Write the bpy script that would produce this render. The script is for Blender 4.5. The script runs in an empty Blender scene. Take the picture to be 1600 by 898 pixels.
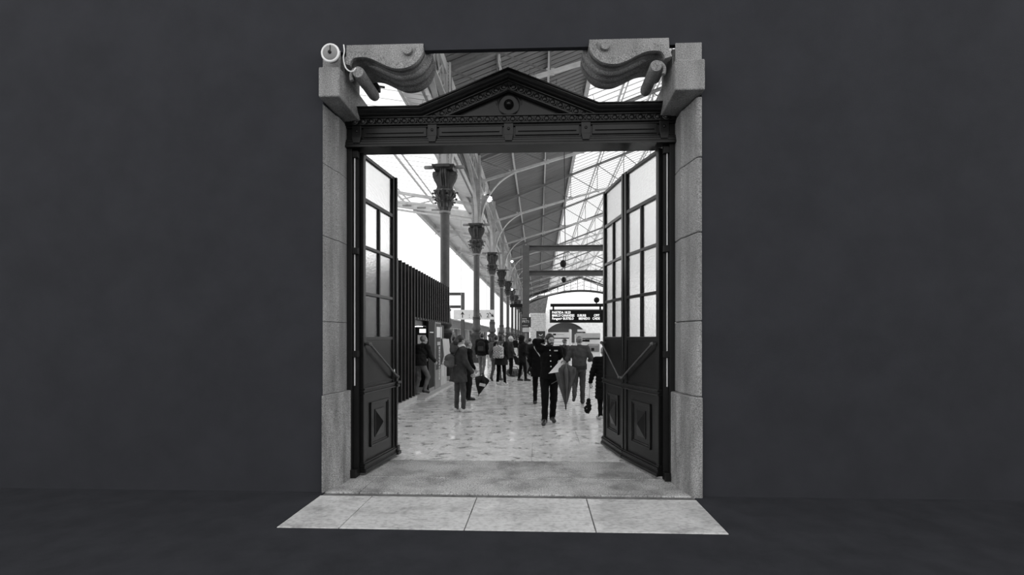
import bpy, bmesh, math, random
import numpy as np
from mathutils import Vector, Matrix
S = bpy.context.scene
COL = S.collection
# ------------------------------------------------------------------ camera, sky, exposure
TH = math.atan(0.0382)
CAM_H = 1.68
cd = bpy.data.cameras.new('camera'); cam = bpy.data.objects.new('camera', cd); COL.objects.link(cam)
cam.location = (0, 0, CAM_H); cam.rotation_euler = (math.pi/2, 0, TH)
cd.sensor_width = 36; cd.lens = 36*760/1600; cd.shift_x = -13/1600; cd.shift_y = 78/1600
cd.clip_start = .05; cd.clip_end = 600
S.camera = cam
wd = bpy.data.worlds.new('overcast'); S.world = wd; wd.use_nodes = True
bg = wd.node_tree.nodes['Background']; bg.inputs[0].default_value = (1, 1, 1, 1); bg.inputs[1].default_value = 1.5
S.view_settings.view_transform = 'Standard'; S.view_settings.look = 'None'
S.view_settings.gamma = 1; S.view_settings.use_curve_mapping = False
S.view_settings.exposure = 0.0
S.cycles.max_bounces = 10; S.cycles.transparent_max_bounces = 16
random.seed(4)
RNG = np.random.default_rng(3)
# ------------------------------------------------------------------ measuring helpers (pixel of the photo + distance -> point)
cT, sT = math.cos(TH), math.sin(TH)
def kx(px):
    u = (px-813)/760
    return (u*cT-sT)/(cT+u*sT)
def X(px, Y): return Y*kx(px)
def P(px, py, Y):
    k = kx(px); zc = Y*(cT-k*sT)
    return Vector((Y*k, Y, CAM_H+(527-py)*zc/760))
def Z(px, py, Y): return P(px, py, Y).z
def F(px, py):
    k = kx(px); zc = 760*CAM_H/(py-527); Y = zc/(cT-k*sT)
    return Vector((Y*k, Y, 0))
# ------------------------------------------------------------------ mesh building
def wloc(o):
    v = Vector((0, 0, 0))
    while o: v = v+o.location; o = o.parent
    return v
class MB:
    def __init__(s): s.v = []; s.f = []
    def add(s, vs, fs, M=None):
        n = len(s.v)
        s.v += [tuple(M @ Vector(p)) for p in vs] if M is not None else [tuple(p) for p in vs]
        s.f += [tuple(i+n for i in f) for f in fs]; return s
    def box(s, a, b, M=None):
        x0, y0, z0 = [min(p, q) for p, q in zip(a, b)]; x1, y1, z1 = [max(p, q) for p, q in zip(a, b)]
        return s.add([(x0,y0,z0),(x1,y0,z0),(x1,y1,z0),(x0,y1,z0),(x0,y0,z1),(x1,y0,z1),(x1,y1,z1),(x0,y1,z1)],
              [(0,3,2,1),(4,5,6,7),(0,1,5,4),(1,2,6,5),(2,3,7,6),(3,0,4,7)], M)
    def bar(s, a, b, w, d=None, up=(0,0,1)):      # rectangular bar from a to b, w across, d along 'up'
        a = Vector(a); b = Vector(b); d = d or w; t = (b-a); L = t.length; t.normalize(); u = Vector(up)
        if abs(t.dot(u)) > .98: u = Vector((0,1,0))
        r = t.cross(u).normalized(); u = r.cross(t)
        M = Matrix((( r.x, t.x, u.x, a.x),( r.y, t.y, u.y, a.y),( r.z, t.z, u.z, a.z),(0,0,0,1)))
        return s.box((-w/2, 0, -d/2), (w/2, L, d/2), M)
    def prism(s, poly, y0, y1, plane='XZ', M=None):
        n = len(poly)
        f = {'XZ': lambda p, y: (p[0], y, p[1]), 'XY': lambda p, y: (p[0], p[1], y), 'YZ': lambda p, y: (y, p[0], p[1])}[plane]
        vs = [f(p, y0) for p in poly]+[f(p, y1) for p in poly]
        fs = [tuple(range(n)), tuple(range(2*n-1, n-1, -1))]+[(i, n+i, n+(i+1) % n, (i+1) % n) for i in range(n)]
        return s.add(vs, fs, M)
    def lathe(s, prof, n=16, c=(0,0,0), M=None, cap=True, ph=0):
        vs = []; fs = []; m = len(prof)
        for r, z in prof:
            vs += [(c[0]+r*math.cos(ph+2*math.pi*i/n), c[1]+r*math.sin(ph+2*math.pi*i/n), c[2]+z) for i in range(n)]
        for j in range(m-1):
            fs += [(j*n+i, j*n+(i+1) % n, (j+1)*n+(i+1) % n, (j+1)*n+i) for i in range(n)]
        if cap: fs += [tuple(range(n-1, -1, -1)), tuple(range((m-1)*n, m*n))]
        return s.add(vs, fs, M)
    def tube(s, pts, r, n=8, closed=False):
        pts = [Vector(p) for p in pts]; m = len(pts); rs = r if isinstance(r, (list, tuple)) else [r]*m
        vs = []; fs = []; u = None
        for i, p in enumerate(pts):
            t = (pts[(i+1) % m if closed else min(i+1, m-1)]-pts[(i-1) % m if closed else max(i-1, 0)]).normalized()
            if u is None:
                u = Vector((0,0,1)) if abs(t.z) < .9 else Vector((1,0,0))
            u = (u-t*u.dot(t)).normalized(); w = t.cross(u)
            vs += [tuple(p+(u*math.cos(2*math.pi*k/n)+w*math.sin(2*math.pi*k/n))*rs[i]) for k in range(n)]
        for j in range(m if closed else m-1):
            a = j*n; b = ((j+1) % m)*n
            fs += [(a+k, a+(k+1) % n, b+(k+1) % n, b+k) for k in range(n)]
        if not closed: fs += [tuple(range(n-1, -1, -1)), tuple(range((m-1)*n, m*n))]
        return s.add(vs, fs)
    def ball(s, c, r, n=10, m=6):
        r = r if isinstance(r, (list, tuple)) else (r, r, r)
        prof = [(math.sin(math.pi*j/m), -math.cos(math.pi*j/m)) for j in range(1, m)]
        vs = [(0,0,-1)]+[(p*math.cos(2*math.pi*i/n), p*math.sin(2*math.pi*i/n), z) for p, z in prof for i in range(n)]+[(0,0,1)]
        fs = [(0, 1+(i+1) % n, 1+i) for i in range(n)]
        for j in range(m-2): fs += [(1+j*n+i, 1+j*n+(i+1) % n, 1+(j+1)*n+(i+1) % n, 1+(j+1)*n+i) for i in range(n)]
        e = len(vs)-1; o = 1+(m-2)*n
        fs += [(e, o+i, o+(i+1) % n) for i in range(n)]
        return s.add([(c[0]+x*r[0], c[1]+y*r[1], c[2]+z*r[2]) for x, y, z in vs], fs)
    def sweep(s, path, prof):                     # path in XZ, profile of (offset along the path's normal, y); mitred
        m = len(prof); vs = []; fs = []; n = len(path)
        for i, p in enumerate(path):
            def nrm(a, b):
                d = Vector((b[0]-a[0], b[1]-a[1])).normalized(); return Vector((-d.y, d.x))
            n0 = nrm(path[max(i-1,0)], path[max(i,1)]); n1 = nrm(path[min(i,n-2)], path[min(i+1,n-1)])
            b = (n0+n1).normalized(); b = b/max(.3, b.dot(n1))
            vs += [(p[0]+b.x*q, y, p[1]+b.y*q) for q, y in prof]
        for i in range(n-1):
            fs += [(i*m+j, i*m+(j+1) % m, (i+1)*m+(j+1) % m, (i+1)*m+j) for j in range(m)]
        fs += [tuple(range(m-1,-1,-1)), tuple(range((n-1)*m, n*m))]
        return s.add(vs, fs)
    def mesh(s, name, mat=None, smooth=False, off=(0,0,0)):
        me = bpy.data.meshes.new(name)
        o = Vector(off)
        me.from_pydata([(p[0]-o.x, p[1]-o.y, p[2]-o.z) for p in s.v], [], s.f); me.validate()
        bm = bmesh.new(); bm.from_mesh(me); bmesh.ops.recalc_face_normals(bm, faces=bm.faces[:]); bm.to_mesh(me); bm.free()
        if smooth:
            me.shade_smooth(); me.set_sharp_from_angle(angle=.7 if smooth is True else smooth)
        if mat: me.materials.append(mat)
        return me
    def build(s, name, mat, parent=None, smooth=False, local=False, at=None, bevel=0):
        off = Vector(at) if at is not None else (Vector((0,0,0)) if (local or parent is None) else wloc(parent))
        o = bpy.data.objects.new(name, s.mesh(name, mat, smooth, off)); COL.objects.link(o)
        if parent is not None: o.parent = parent
        if at is not None: o.location = Vector(at)-(wloc(parent) if parent is not None else Vector((0,0,0)))
        if bevel:
            b = o.modifiers.new('edge', 'BEVEL'); b.width = bevel; b.segments = 2; b.limit_method = 'ANGLE'
        return o
def inst(name, me, loc, parent=None, rot=(0,0,0), scale=1):
    o = bpy.data.objects.new(name, me); COL.objects.link(o); o.location = loc; o.rotation_euler = rot
    if scale != 1: o.scale = (scale,)*3 if not isinstance(scale, tuple) else scale
    if parent is not None: o.parent = parent
    return o
def tag(o, label=None, cat=None, group=None, kind=None):
    if label: o['label'] = label
    if cat: o['category'] = cat
    if group: o['group'] = group
    if kind: o['kind'] = kind
    return o
def thing(name, label, cat, loc=(0,0,0), rz=0, group=None, kind=None):
    o = bpy.data.objects.new(name, None); COL.objects.link(o); o.location = loc; o.rotation_euler = (0,0,rz)
    o.empty_display_size = .1
    return tag(o, label, cat, group, kind)
def dup(o, parent=None):
    c = o.copy(); COL.objects.link(c)
    if parent is not None: c.parent = parent
    for ch in list(o.children): dup(ch, c)
    return c
def text(body, size, loc, rot, mat, parent=None, name='lettering', align='LEFT', ext=.002, local=True, sx=1, space=1, bold=0):
    cu = bpy.data.curves.new(name, 'FONT'); cu.body = body; cu.size = size; cu.extrude = ext; cu.align_x = align; cu.offset = bold
    cu.resolution_u = 2; cu.space_character = space
    tmp = bpy.data.objects.new('tmp', cu); me = tmp.to_mesh().copy(); tmp.to_mesh_clear()
    bpy.data.objects.remove(tmp); bpy.data.curves.remove(cu)
    me.materials.clear(); me.materials.append(mat); me.name = name
    o = bpy.data.objects.new(name, me); COL.objects.link(o); o.rotation_euler = rot; o.scale = (sx, 1, 1)
    o.location = Vector(loc) if (local or parent is None) else Vector(loc)-wloc(parent)
    if parent is not None: o.parent = parent
    return o
# ------------------------------------------------------------------ materials (all grey: the photograph is black and white)
def g4(v): return (v, v, v, 1) if not isinstance(v, tuple) else (*v, 1)
def mat(name, base, rough=.5, metal=0., var=0., vs=4., stretch=(1,1,1), bump=0., bs=60., spec=.5, dark=None, ramp=(.35,.65), rvar=0.):
    m = bpy.data.materials.new(name); m.use_nodes = True; nt = m.node_tree; N = nt.nodes; L = nt.links
    b = N['Principled BSDF']; b.inputs['Base Color'].default_value = g4(base); b.inputs['Roughness'].default_value = rough
    b.inputs['Metallic'].default_value = metal; b.inputs['Specular IOR Level'].default_value = spec
    tc = N.new('ShaderNodeTexCoord'); mp = N.new('ShaderNodeMapping'); L.new(tc.outputs['Object'], mp.inputs[0]); mp.inputs['Scale'].default_value = stretch
    if var or dark is not None or rvar:
        n = N.new('ShaderNodeTexNoise'); n.inputs['Scale'].default_value = vs; n.inputs['Detail'].default_value = 6; n.inputs['Roughness'].default_value = .62
        L.new(mp.outputs[0], n.inputs['Vector'])
        r = N.new('ShaderNodeValToRGB'); r.color_ramp.elements[0].position = ramp[0]; r.color_ramp.elements[1].position = ramp[1]
        lo = base*(1-var) if not isinstance(base, tuple) else tuple(c*(1-var) for c in base); hi = base*(1+var) if not isinstance(base, tuple) else tuple(c*(1+var) for c in base)
        r.color_ramp.elements[0].color = g4(dark if dark is not None else lo); r.color_ramp.elements[1].color = g4(hi)
        L.new(n.outputs[0], r.inputs[0])
        if var or dark is not None: L.new(r.outputs[0], b.inputs['Base Color'])
        if rvar:
            mr = N.new('ShaderNodeMapRange'); mr.inputs[1].default_value = .3; mr.inputs[2].default_value = .7
            mr.inputs[3].default_value = max(.03, rough-rvar); mr.inputs[4].default_value = rough+rvar
            L.new(n.outputs[0], mr.inputs[0]); L.new(mr.outputs[0], b.inputs['Roughness'])
    if bump:
        n2 = N.new('ShaderNodeTexNoise'); n2.inputs['Scale'].default_value = bs; n2.inputs['Detail'].default_value = 3
        L.new(mp.outputs[0], n2.inputs['Vector'])
        bp = N.new('ShaderNodeBump'); bp.inputs['Strength'].default_value = bump; bp.inputs['Distance'].default_value = .01
        L.new(n2.outputs[0], bp.inputs['Height']); L.new(bp.outputs[0], b.inputs['Normal'])
    return m
def granite(name, lo, hi, big=.25, rough=.8, fine=105., streak=True, spec=.3):
    m = bpy.data.materials.new(name); m.use_nodes = True; nt = m.node_tree; N = nt.nodes; L = nt.links; b = N['Principled BSDF']
    b.inputs['Roughness'].default_value = rough; b.inputs['Specular IOR Level'].default_value = spec
    tc = N.new('ShaderNodeTexCoord')
    n = N.new('ShaderNodeTexNoise'); n.inputs['Scale'].default_value = fine; n.inputs['Detail'].default_value = 2; n.inputs['Roughness'].default_value = .7
    L.new(tc.outputs['Object'], n.inputs['Vector'])
    r = N.new('ShaderNodeValToRGB'); r.color_ramp.elements[0].position = .33; r.color_ramp.elements[1].position = .67
    r.color_ramp.elements[0].color = g4(lo); r.color_ramp.elements[1].color = g4(hi); L.new(n.outputs[0], r.inputs[0])
    mp = N.new('ShaderNodeMapping'); mp.inputs['Scale'].default_value = (4, 4, .8) if streak else (2.5, 2.5, 2.5); L.new(tc.outputs['Object'], mp.inputs[0])
    n2 = N.new('ShaderNodeTexNoise'); n2.inputs['Scale'].default_value = 1.3; n2.inputs['Detail'].default_value = 5; L.new(mp.outputs[0], n2.inputs['Vector'])
    mr = N.new('ShaderNodeMapRange'); mr.inputs[1].default_value = .3; mr.inputs[2].default_value = .7; mr.inputs[3].default_value = 1-big; mr.inputs[4].default_value = 1+big
    L.new(n2.outputs[0], mr.inputs[0])
    mx = N.new('ShaderNodeMix'); mx.data_type = 'RGBA'; mx.blend_type = 'MULTIPLY'; mx.inputs[0].default_value = 1
    L.new(r.outputs[0], mx.inputs[6]); L.new(mr.outputs[0], mx.inputs[7]); L.new(mx.outputs[2], b.inputs['Base Color'])
    bp = N.new('ShaderNodeBump'); bp.inputs['Strength'].default_value = .35; bp.inputs['Distance'].default_value = .006
    L.new(n.outputs[0], bp.inputs['Height']); L.new(bp.outputs[0], b.inputs['Normal'])
    return m
def wetfloor(name, base, stain, amount=(.36,.5), r0=.12, r1=.42, sc=1.6, stretch=(1,1,1), spec=.5, fine=0, grain=.5):
    m = bpy.data.materials.new(name); m.use_nodes = True; nt = m.node_tree; N = nt.nodes; L = nt.links; b = N['Principled BSDF']
    b.inputs['Specular IOR Level'].default_value = spec
    ge = N.new('ShaderNodeNewGeometry'); mp = N.new('ShaderNodeMapping'); mp.inputs['Scale'].default_value = stretch; L.new(ge.outputs['Position'], mp.inputs[0])
    n = N.new('ShaderNodeTexNoise'); n.inputs['Scale'].default_value = sc; n.inputs['Detail'].default_value = 8; n.inputs['Roughness'].default_value = .68
    L.new(mp.outputs[0], n.inputs['Vector'])
    r = N.new('ShaderNodeValToRGB'); e = r.color_ramp.elements; e[0].position = amount[0]; e[1].position = amount[1]; e[0].color = g4(stain); e[1].color = g4(base)
    x = e.new(.75); x.color = g4(base*1.12); L.new(n.outputs[0], r.inputs[0])
    n3 = N.new('ShaderNodeTexNoise'); n3.inputs['Scale'].default_value = fine or sc*9; n3.inputs['Detail'].default_value = 4; L.new(mp.outputs[0], n3.inputs['Vector'])
    mr3 = N.new('ShaderNodeMapRange'); mr3.inputs[1].default_value = .32; mr3.inputs[2].default_value = .55; mr3.inputs[3].default_value = grain if fine else .72; mr3.inputs[4].default_value = 1.12 if fine else 1.05
    L.new(n3.outputs[0], mr3.inputs[0])
    mx = N.new('ShaderNodeMix'); mx.data_type = 'RGBA'; mx.blend_type = 'MULTIPLY'; mx.inputs[0].default_value = 1
    L.new(r.outputs[0], mx.inputs[6]); L.new(mr3.outputs[0], mx.inputs[7]); L.new(mx.outputs[2], b.inputs['Base Color'])
    n2 = N.new('ShaderNodeTexNoise'); n2.inputs['Scale'].default_value = sc*.7; n2.inputs['Detail'].default_value = 7; L.new(mp.outputs[0], n2.inputs['Vector'])
    mr = N.new('ShaderNodeMapRange'); mr.inputs[1].default_value = .38; mr.inputs[2].default_value = .6; mr.inputs[3].default_value = r0; mr.inputs[4].default_value = r1
    L.new(n2.outputs[0], mr.inputs[0]); L.new(mr.outputs[0], b.inputs['Roughness'])
    bp = N.new('ShaderNodeBump'); bp.inputs['Strength'].default_value = .12; bp.inputs['Distance'].default_value = .01; L.new(n3.outputs[0], bp.inputs['Height']); L.new(bp.outputs[0], b.inputs['Normal'])
    return m
def emit(name, v, s):
    m = bpy.data.materials.new(name); m.use_nodes = True; b = m.node_tree.nodes['Principled BSDF']
    b.inputs['Base Color'].default_value = g4(.8); b.inputs['Emission Color'].default_value = g4(v); b.inputs['Emission Strength'].default_value = s
    return m
def roofglass(name, clear=.7, tint=.95):
    m = bpy.data.materials.new(name); m.use_nodes = True; nt = m.node_tree; N = nt.nodes; L = nt.links; N.remove(N['Principled BSDF'])
    t = N.new('ShaderNodeBsdfTransparent'); t.inputs[0].default_value = g4(tint)
    d = N.new('ShaderNodeBsdfTranslucent'); d.inputs[0].default_value = g4(.85)
    mx = N.new('ShaderNodeMixShader'); mx.inputs[0].default_value = clear; L.new(d.outputs[0], mx.inputs[1]); L.new(t.outputs[0], mx.inputs[2])
    L.new(mx.outputs[0], N['Material Output'].inputs[0]); return m
def frosted(name, rough=.22):
    m = bpy.data.materials.new(name); m.use_nodes = True; nt = m.node_tree; N = nt.nodes; L = nt.links; b = N['Principled BSDF']
    b.inputs['Base Color'].default_value = g4(.97); b.inputs['Transmission Weight'].default_value = 1; b.inputs['Roughness'].default_value = rough; b.inputs['IOR'].default_value = 1.3
    tc = N.new('ShaderNodeTexCoord'); mp = N.new('ShaderNodeMapping'); mp.inputs['Scale'].default_value = (1, 1, 2.2); L.new(tc.outputs['Object'], mp.inputs[0])
    n = N.new('ShaderNodeTexNoise'); n.inputs['Scale'].default_value = 22; n.inputs['Detail'].default_value = 3; L.new(mp.outputs[0], n.inputs['Vector'])
    bp = N.new('ShaderNodeBump'); bp.inputs['Strength'].default_value = .3; bp.inputs['Distance'].default_value = .015; L.new(n.outputs[0], bp.inputs['Height']); L.new(bp.outputs[0], b.inputs['Normal'])
    return m
M_wall = mat('dark plaster', (.031,.032,.037), .85, var=.08, vs=2, bump=.08, bs=90, spec=.1)
M_dfloor = mat('dark matting', (.027,.028,.032), .9, var=.12, vs=3, bump=.2, bs=150, spec=.05)
M_gran = granite('grey granite', .10, .36, .28)
M_granp = granite('plinth granite', .08, .36, .45)
M_iron = mat('black painted iron', .006, .3, var=.35, vs=7, bump=.05, bs=40, spec=.32)
M_ironh = mat('black iron', .005, .5, var=.3, vs=6, spec=.25)
M_gant = mat('gantry paint', .09, .5, var=.15, vs=3)
M_disc = mat('disc face', .2, .5, var=.1, vs=9)
M_steel = mat('worn steel', .22, .35, .6, var=.25, vs=9)
M_frost = frosted('frosted glass')
M_paint = mat('pale grey paint', .52, .5, var=.12, vs=3, bump=.05, bs=30)
M_paint2 = mat('white paint', .55, .5, var=.1, vs=3)
M_col = mat('column paint', .055, .42, var=.25, vs=4, bump=.05, bs=25)
M_cap = mat('dark cast iron', .035, .38, var=.4, vs=8, bump=.1, bs=30)
M_sheet = mat('roof boards', .15, .6, var=.2, vs=.8, stretch=(.4,6,1))
M_sheet2 = mat('pale roof boards', .72, .6, var=.1, vs=.8)
M_rglass = roofglass('roof glass')
M_dark = mat('black', .008, .6, var=.3, vs=5, spec=.2)
M_fin = mat('kiosk slats', .016, .45, var=.3, vs=6, spec=.3)
M_black = mat('void black', .006, .7)
M_white = mat('white', .78, .55, var=.06, vs=5)
M_lgrey = mat('light grey', .5, .5, var=.1, vs=5)
M_mgrey = mat('mid grey', .22, .5, var=.15, vs=5)
M_dgrey = mat('dark grey', .04, .55, var=.2, vs=5, spec=.3)
M_stone = mat('pale ashlar', .85, .8, var=.12, vs=1.5, bump=.2, bs=8)
M_rub = mat('rubble stone', .6, .85, var=.25, vs=3, bump=.3, bs=10)
M_led = emit('lit dots', 1., 1.1)
M_lamp = emit('lamp glass', 1., 60.)
M_truss = mat('dull roof paint', .17, .55, var=.15, vs=3)
M_bay = emit('bay fill glow', 1., 9.)  # glow of the fill panel added in the kiosk bay
M_white2 = mat('white sheet', .92, .5)
M_lit = emit('lit panel', 1., 1.0)
# ================================================================== SETTING: ground and facade
YG = 5.83                        # gate plane
CX = -.356                       # centre line of the portal
floor = tag(MB().box((-60, 5.06, -.5), (70, 175, -.03)).build('floor', wetfloor('hall floor bed', .46, .2), bevel=0), kind='structure')
M_floor = wetfloor('hall floor', .60, .13, (.375, .43), .10, .34, 5.2, (.9, 1.0, 1), .5, 22, .74)
M_thr = wetfloor('threshold granite', .46, .19, (.36, .55), .22, .55, 1.8, (1,1,1), .5, 62, .2)
M_slab = wetfloor('pale slabs', .50, .33, (.34, .5), .16, .5, 2.2, (1,1.4,1), .5)
M_gut = mat('gutter stone', .10, .6, var=.4, vs=9, bump=.2)
ff = tag(MB().box((-16, -14, -.5), (16, 4.221, -.004)).box((-16, 4.221, -.5), (-2.335, 5.9, -.004)).box((1.634, 4.221, -.5), (16, 5.9, -.004)).build('floor_vestibule', M_dfloor), kind='structure')
# pale slabs in front of the threshold, each its own stone
def slab(name, x0, x1, y0, y1, z1, m, parent, z0=-.12, top=None):
    j = .004
    return MB().prism([(x0+j, y0+j), (x1-j, y0+j), (x1-j, y1-j), (x0+j, y1-j)], z0, z1, 'XY').build(name, m, parent, bevel=.006)
a, b_, c_ = F(580, 776), F(744, 779), F(917, 781)
y0s, y1s = 4.225, 5.10
for x0, x1 in ((-2.33, a.x), (a.x, b_.x), (b_.x, c_.x), (c_.x, 1.63)):
    slab('paving_slab', x0, x1, y0s, y1s, .0, M_slab, floor)
MB().box((-2.33, 5.10, -.2), (1.63, 5.205, -.016)).build('gutter_strip', M_gut, floor)
for x0, x1 in ((-2.33, -1.95), (-1.95, 1.63)):
    slab('threshold_stone', x0, x1, 5.205, 5.80, .0, M_thr, floor)
for x0, x1 in ((-2.33, 1.63),):
    slab('threshold_stone', x0, x1, 5.80, 6.62, .0, M_thr, floor)
ys = [6.62]
while ys[-1] < 20: ys.append(ys[-1]+1.12)
for i in range(len(ys)-1):
    o_ = (i % 2)*.75
    xs = [-4.6+o_+1.5*k for k in range(6)]
    xs = [x for x in xs if x < 3.5]
    for k in range(len(xs)-1):
        j = .002
        MB().prism([(xs[k]+j, ys[i]+j), (xs[k+1]-j, ys[i]+j), (xs[k+1]-j, ys[i+1]-j), (xs[k]+j, ys[i+1]-j)], -.1, RNG.uniform(-.0008, .0008), 'XY').build('floor_slab', M_floor, floor)
# the rest of the hall floor, where the joints can no longer be seen
rest = MB()
rest.box((-60, 6.62, -.12), (-4.6, 175, 0)).box((2.9, 6.62, -.12), (70, 175, 0)).box((-4.6, ys[-1], -.12), (2.9, 175, 0))
for i in range(len(ys)-1):
    if i % 2:
        rest.box((-4.6, ys[i]+.002, -.12), (-3.852, ys[i+1]-.002, -.0)); rest.box((2.152, ys[i]+.002, -.12), (2.9, ys[i+1]-.002, 0))
rest.build('floor_field', M_floor, floor)
# dark plaster facade round the portal
wl, wr, wt = X(505, 5.22), X(1096, 5.22), 4.785
for a_, b2_ in (((-15, 5.22, -.02), (wl, 5.9, 7.5)), ((wr, 5.22, -.02), (15, 5.9, 7.5)), ((wl, 5.22, wt), (wr, 5.285, 7.5))):
    tag(MB().box(a_, b2_).build('wall_front', M_wall), kind='structure')
# ------------------------------------------------------------------ granite piers
def pier(sgn, label):
    mx = (lambda x: x) if sgn < 0 else (lambda x: 2*CX-x)
    X0, XP = -2.30, -2.25
    out = wl if sgn < 0 else 2*CX-wr
    root = thing('granite_pier', label, 'pier', (mx(-2.33), 5.5, 0))
    def stone(poly, z0, z1, m, name='granite_block', bevel=.012):
        q = [(mx(x), y) for x, y in poly]
        return MB().prism(q, z0, z1, 'XY').build(name, m, root, bevel=bevel)
    sh = lambda d: [(X0-d, 5.90), (X0-d, 5.52), (X0-.02-d, 5.47)]+([(X0-.07-d, 5.215), (X0-.085-d, 5.19), (out+.001, 5.19), (out+.001, 5.90)] if sgn > 0 else [(out+.003, 5.215), (out+.001, 5.205), (out+.001, 5.90)])
    ph = [(XP, 5.90), (XP, 5.50), (XP-.03, 5.44)]+([(XP-.066, 5.21), (XP-.09, 5.165), (out+.001, 5.165), (out+.001, 5.90)] if sgn > 0 else [(out+.012, 5.20), (out+.001, 5.175), (out+.001, 5.90)])
    stone(ph, -.05, 1.05, M_granp, 'plinth_block')
    zs = [1.054, 1.855, 2.79, 3.58, 4.22]
    for i in range(4): stone(sh(.0015*(i % 2)), zs[i]+(.003 if i else 0), zs[i+1]-.003, M_gran)
    # impost block standing proud of the shaft, and the block above it
    zb0, zb1 = 4.245, 4.565
    bx = X(530, 5.1)
    MB().box((mx(bx), 5.10, zb0), (mx(out-.0), 6.0, zb1)).build('impost_block', M_gran, root, bevel=.015)
    MB().box((mx(bx-.03), 5.205, zb1+.006), (mx(out-.0), 5.215, wt+.01)).box((mx(bx-.02), 5.29, zb1+.004), (mx(out+.002), 5.75, wt-.005)).build('upper_block', M_gran, root, bevel=.012)
    return root
pier(-1, 'grey granite pier at the gate, carrying a round white-rimmed disc')
pier(1, 'grey granite pier at the gate with bare impost block and no disc')
# ------------------------------------------------------------------ scroll consoles over the piers
def cat(pts, n=4):                                  # Catmull-Rom through 2D points
    pts = [Vector(p) for p in pts]; out = []
    q = [pts[0]*2-pts[1]]+pts+[pts[-1]*2-pts[-2]]
    for i in range(1, len(q)-2):
        for k in range(n):
            t = k/n; p0, p1, p2, p3 = q[i-1], q[i], q[i+1], q[i+2]
            out.append(.5*((2*p1)+(p2-p0)*t+(2*p0-5*p1+4*p2-p3)*t*t+(3*p1-p0-3*p2+p3)*t**3))
    out.append(pts[-1]); return out
def scroll(sgn, label):
    YF, YB = 5.20, 5.70
    mx = (lambda x: x) if sgn < 0 else (lambda x: 2*CX-x)
    def q(l, Y=YF): return [(lambda v: (v.x, v.z))(P(px, py, Y)) for px, py in l]
    under = [(tuple(v)) for v in cat(q([(548,104),(550,98),(555,93),(566,91.5),(578,93),(588,97),(604,104.5),(618,109),(632,108.5),(645,104),(656,94),(662,82),(661,70)]))]
    root = thing('scroll_console', label, 'scroll', (mx(-1.8), 5.45, 4.56))
    zt = wt+.035; zbody = zt+.035
    body = [(x, min(z, zt)) for x, z in under]+[(under[-1][0], zbody), (under[0][0]-.05, zbody), (under[0][0]-.06, under[0][1]+.02)]
    body = [(mx(x), z) for x, z in body]
    MB().prism(body, YF+.012, YB).build('scroll_body', M_gran, root, smooth=.5)
    # raised face band along the lower edge
    bw = .075; band = []
    for i, (x, z) in enumerate(under):
        a = Vector(under[max(i-1, 0)]); b = Vector(under[min(i+1, len(under)-1)]); d = (b-a).normalized(); n = Vector((-d.y, d.x))
        band.append((Vector((x, z)), Vector((x, z))+n*bw))
    m = MB(); n = len(band); vs = []
    for p0, p1 in band:
        for (p, y) in ((p0, YF-.03), (p1, YF-.03), (p1, YF+.06), (p0, YF+.06)): vs.append((mx(p.x), y, min(p.y, zt)))
    fs = []
    for i in range(n-1): fs += [(4*i+j, 4*i+(j+1) % 4, 4*i+4+(j+1) % 4, 4*i+4+j) for j in range(4)]
    fs += [(3,2,1,0), tuple(4*(n-1)+j for j in range(4))]
    m.add(vs, fs); m.build('face_band', M_gran, root, smooth=.5)
    # flutes and beads under the soffit
    for y in (5.36, 5.48, 5.60):
        pts = [(mx(x), y, z+.03) for x, z in under[6:]]
        MB().tube(pts, [.008+.046*min(1, i/12) for i in range(len(pts))], 10).build('soffit_bead', M_gran, root, smooth=True)
    # big eye and small roll
    e = P(637, 79, YF); r = .052
    MB().lathe([(r, -.02), (r, .05), (r*.9, .065)], 20, M=Matrix.Translation((mx(e.x), YF+.04, e.z)) @ Matrix.Rotation(math.pi/2, 4, 'X')).build('volute_eye', M_gran, root, smooth=True)
    s = P(560, 113, YF-.02)
    MB().lathe([(.058, -.02), (.064, 0), (.064, .48), (.055, .52)], 24, M=Matrix.Translation((mx(s.x), YF-.01, s.z)) @ Matrix.Rotation(-math.pi/2, 4, 'X')).build('volute_roll', M_gran, root, smooth=True)
    curl = [(mx(s.x+.062*math.cos(t)*(1+.35*(t-1.2)/2.4)-.02*(t-1.2)/2.4), YF+.02, s.z+.062*math.sin(t)*(1+.5*(t-1.2)/2.4)) for t in [3.9-.27*k for k in range(11)]]
    MB().tube(curl, [.022-.0012*k for k in range(11)], 8).build('curl_band', M_gran, root, smooth=True)
    return root
scroll(-1, 'carved granite scroll over the gate beside the round disc and cable')
scroll(1, 'carved granite scroll over the gate with no cable beside it')
# round disc on the granite
d = P(517.5, 84.5, 5.085)
dr = thing('wall_disc', 'round grey disc with a thick white rim on the granite block', 'disc', (d.x, 5.10, d.z))
R90 = Matrix.Rotation(math.pi/2, 4, 'X')
MB().lathe([(.078, -.02), (.078, .045), (.07, .05)], 32, M=R90).build('face', M_disc, dr, local=True, smooth=True)
MB().tube([(.088*math.cos(t), -.035, .088*math.sin(t)) for t in np.linspace(0, 2*math.pi, 32, endpoint=False)], .013, 8, True).build('rim', M_white, dr, local=True, smooth=True)
MB().lathe([(.017, .04), (.017, .062), (.01, .066)], 16, M=R90).build('hub', M_dark, dr, local=True, smooth=True)
MB().bar((.004, -.054, .0), (.004, -.054, .075), .006).build('hand', M_dark, dr, local=True)
MB().box((-.03, -.02, -.03), (.03, .07, .03)).build('mount', M_dark, dr, local=True)
cb = [P(x, y, 5.14) for x, y in ((537,70),(538,80),(536.5,90),(538,100),(541,107),(546,111),(552,111),(556,106))]
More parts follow.
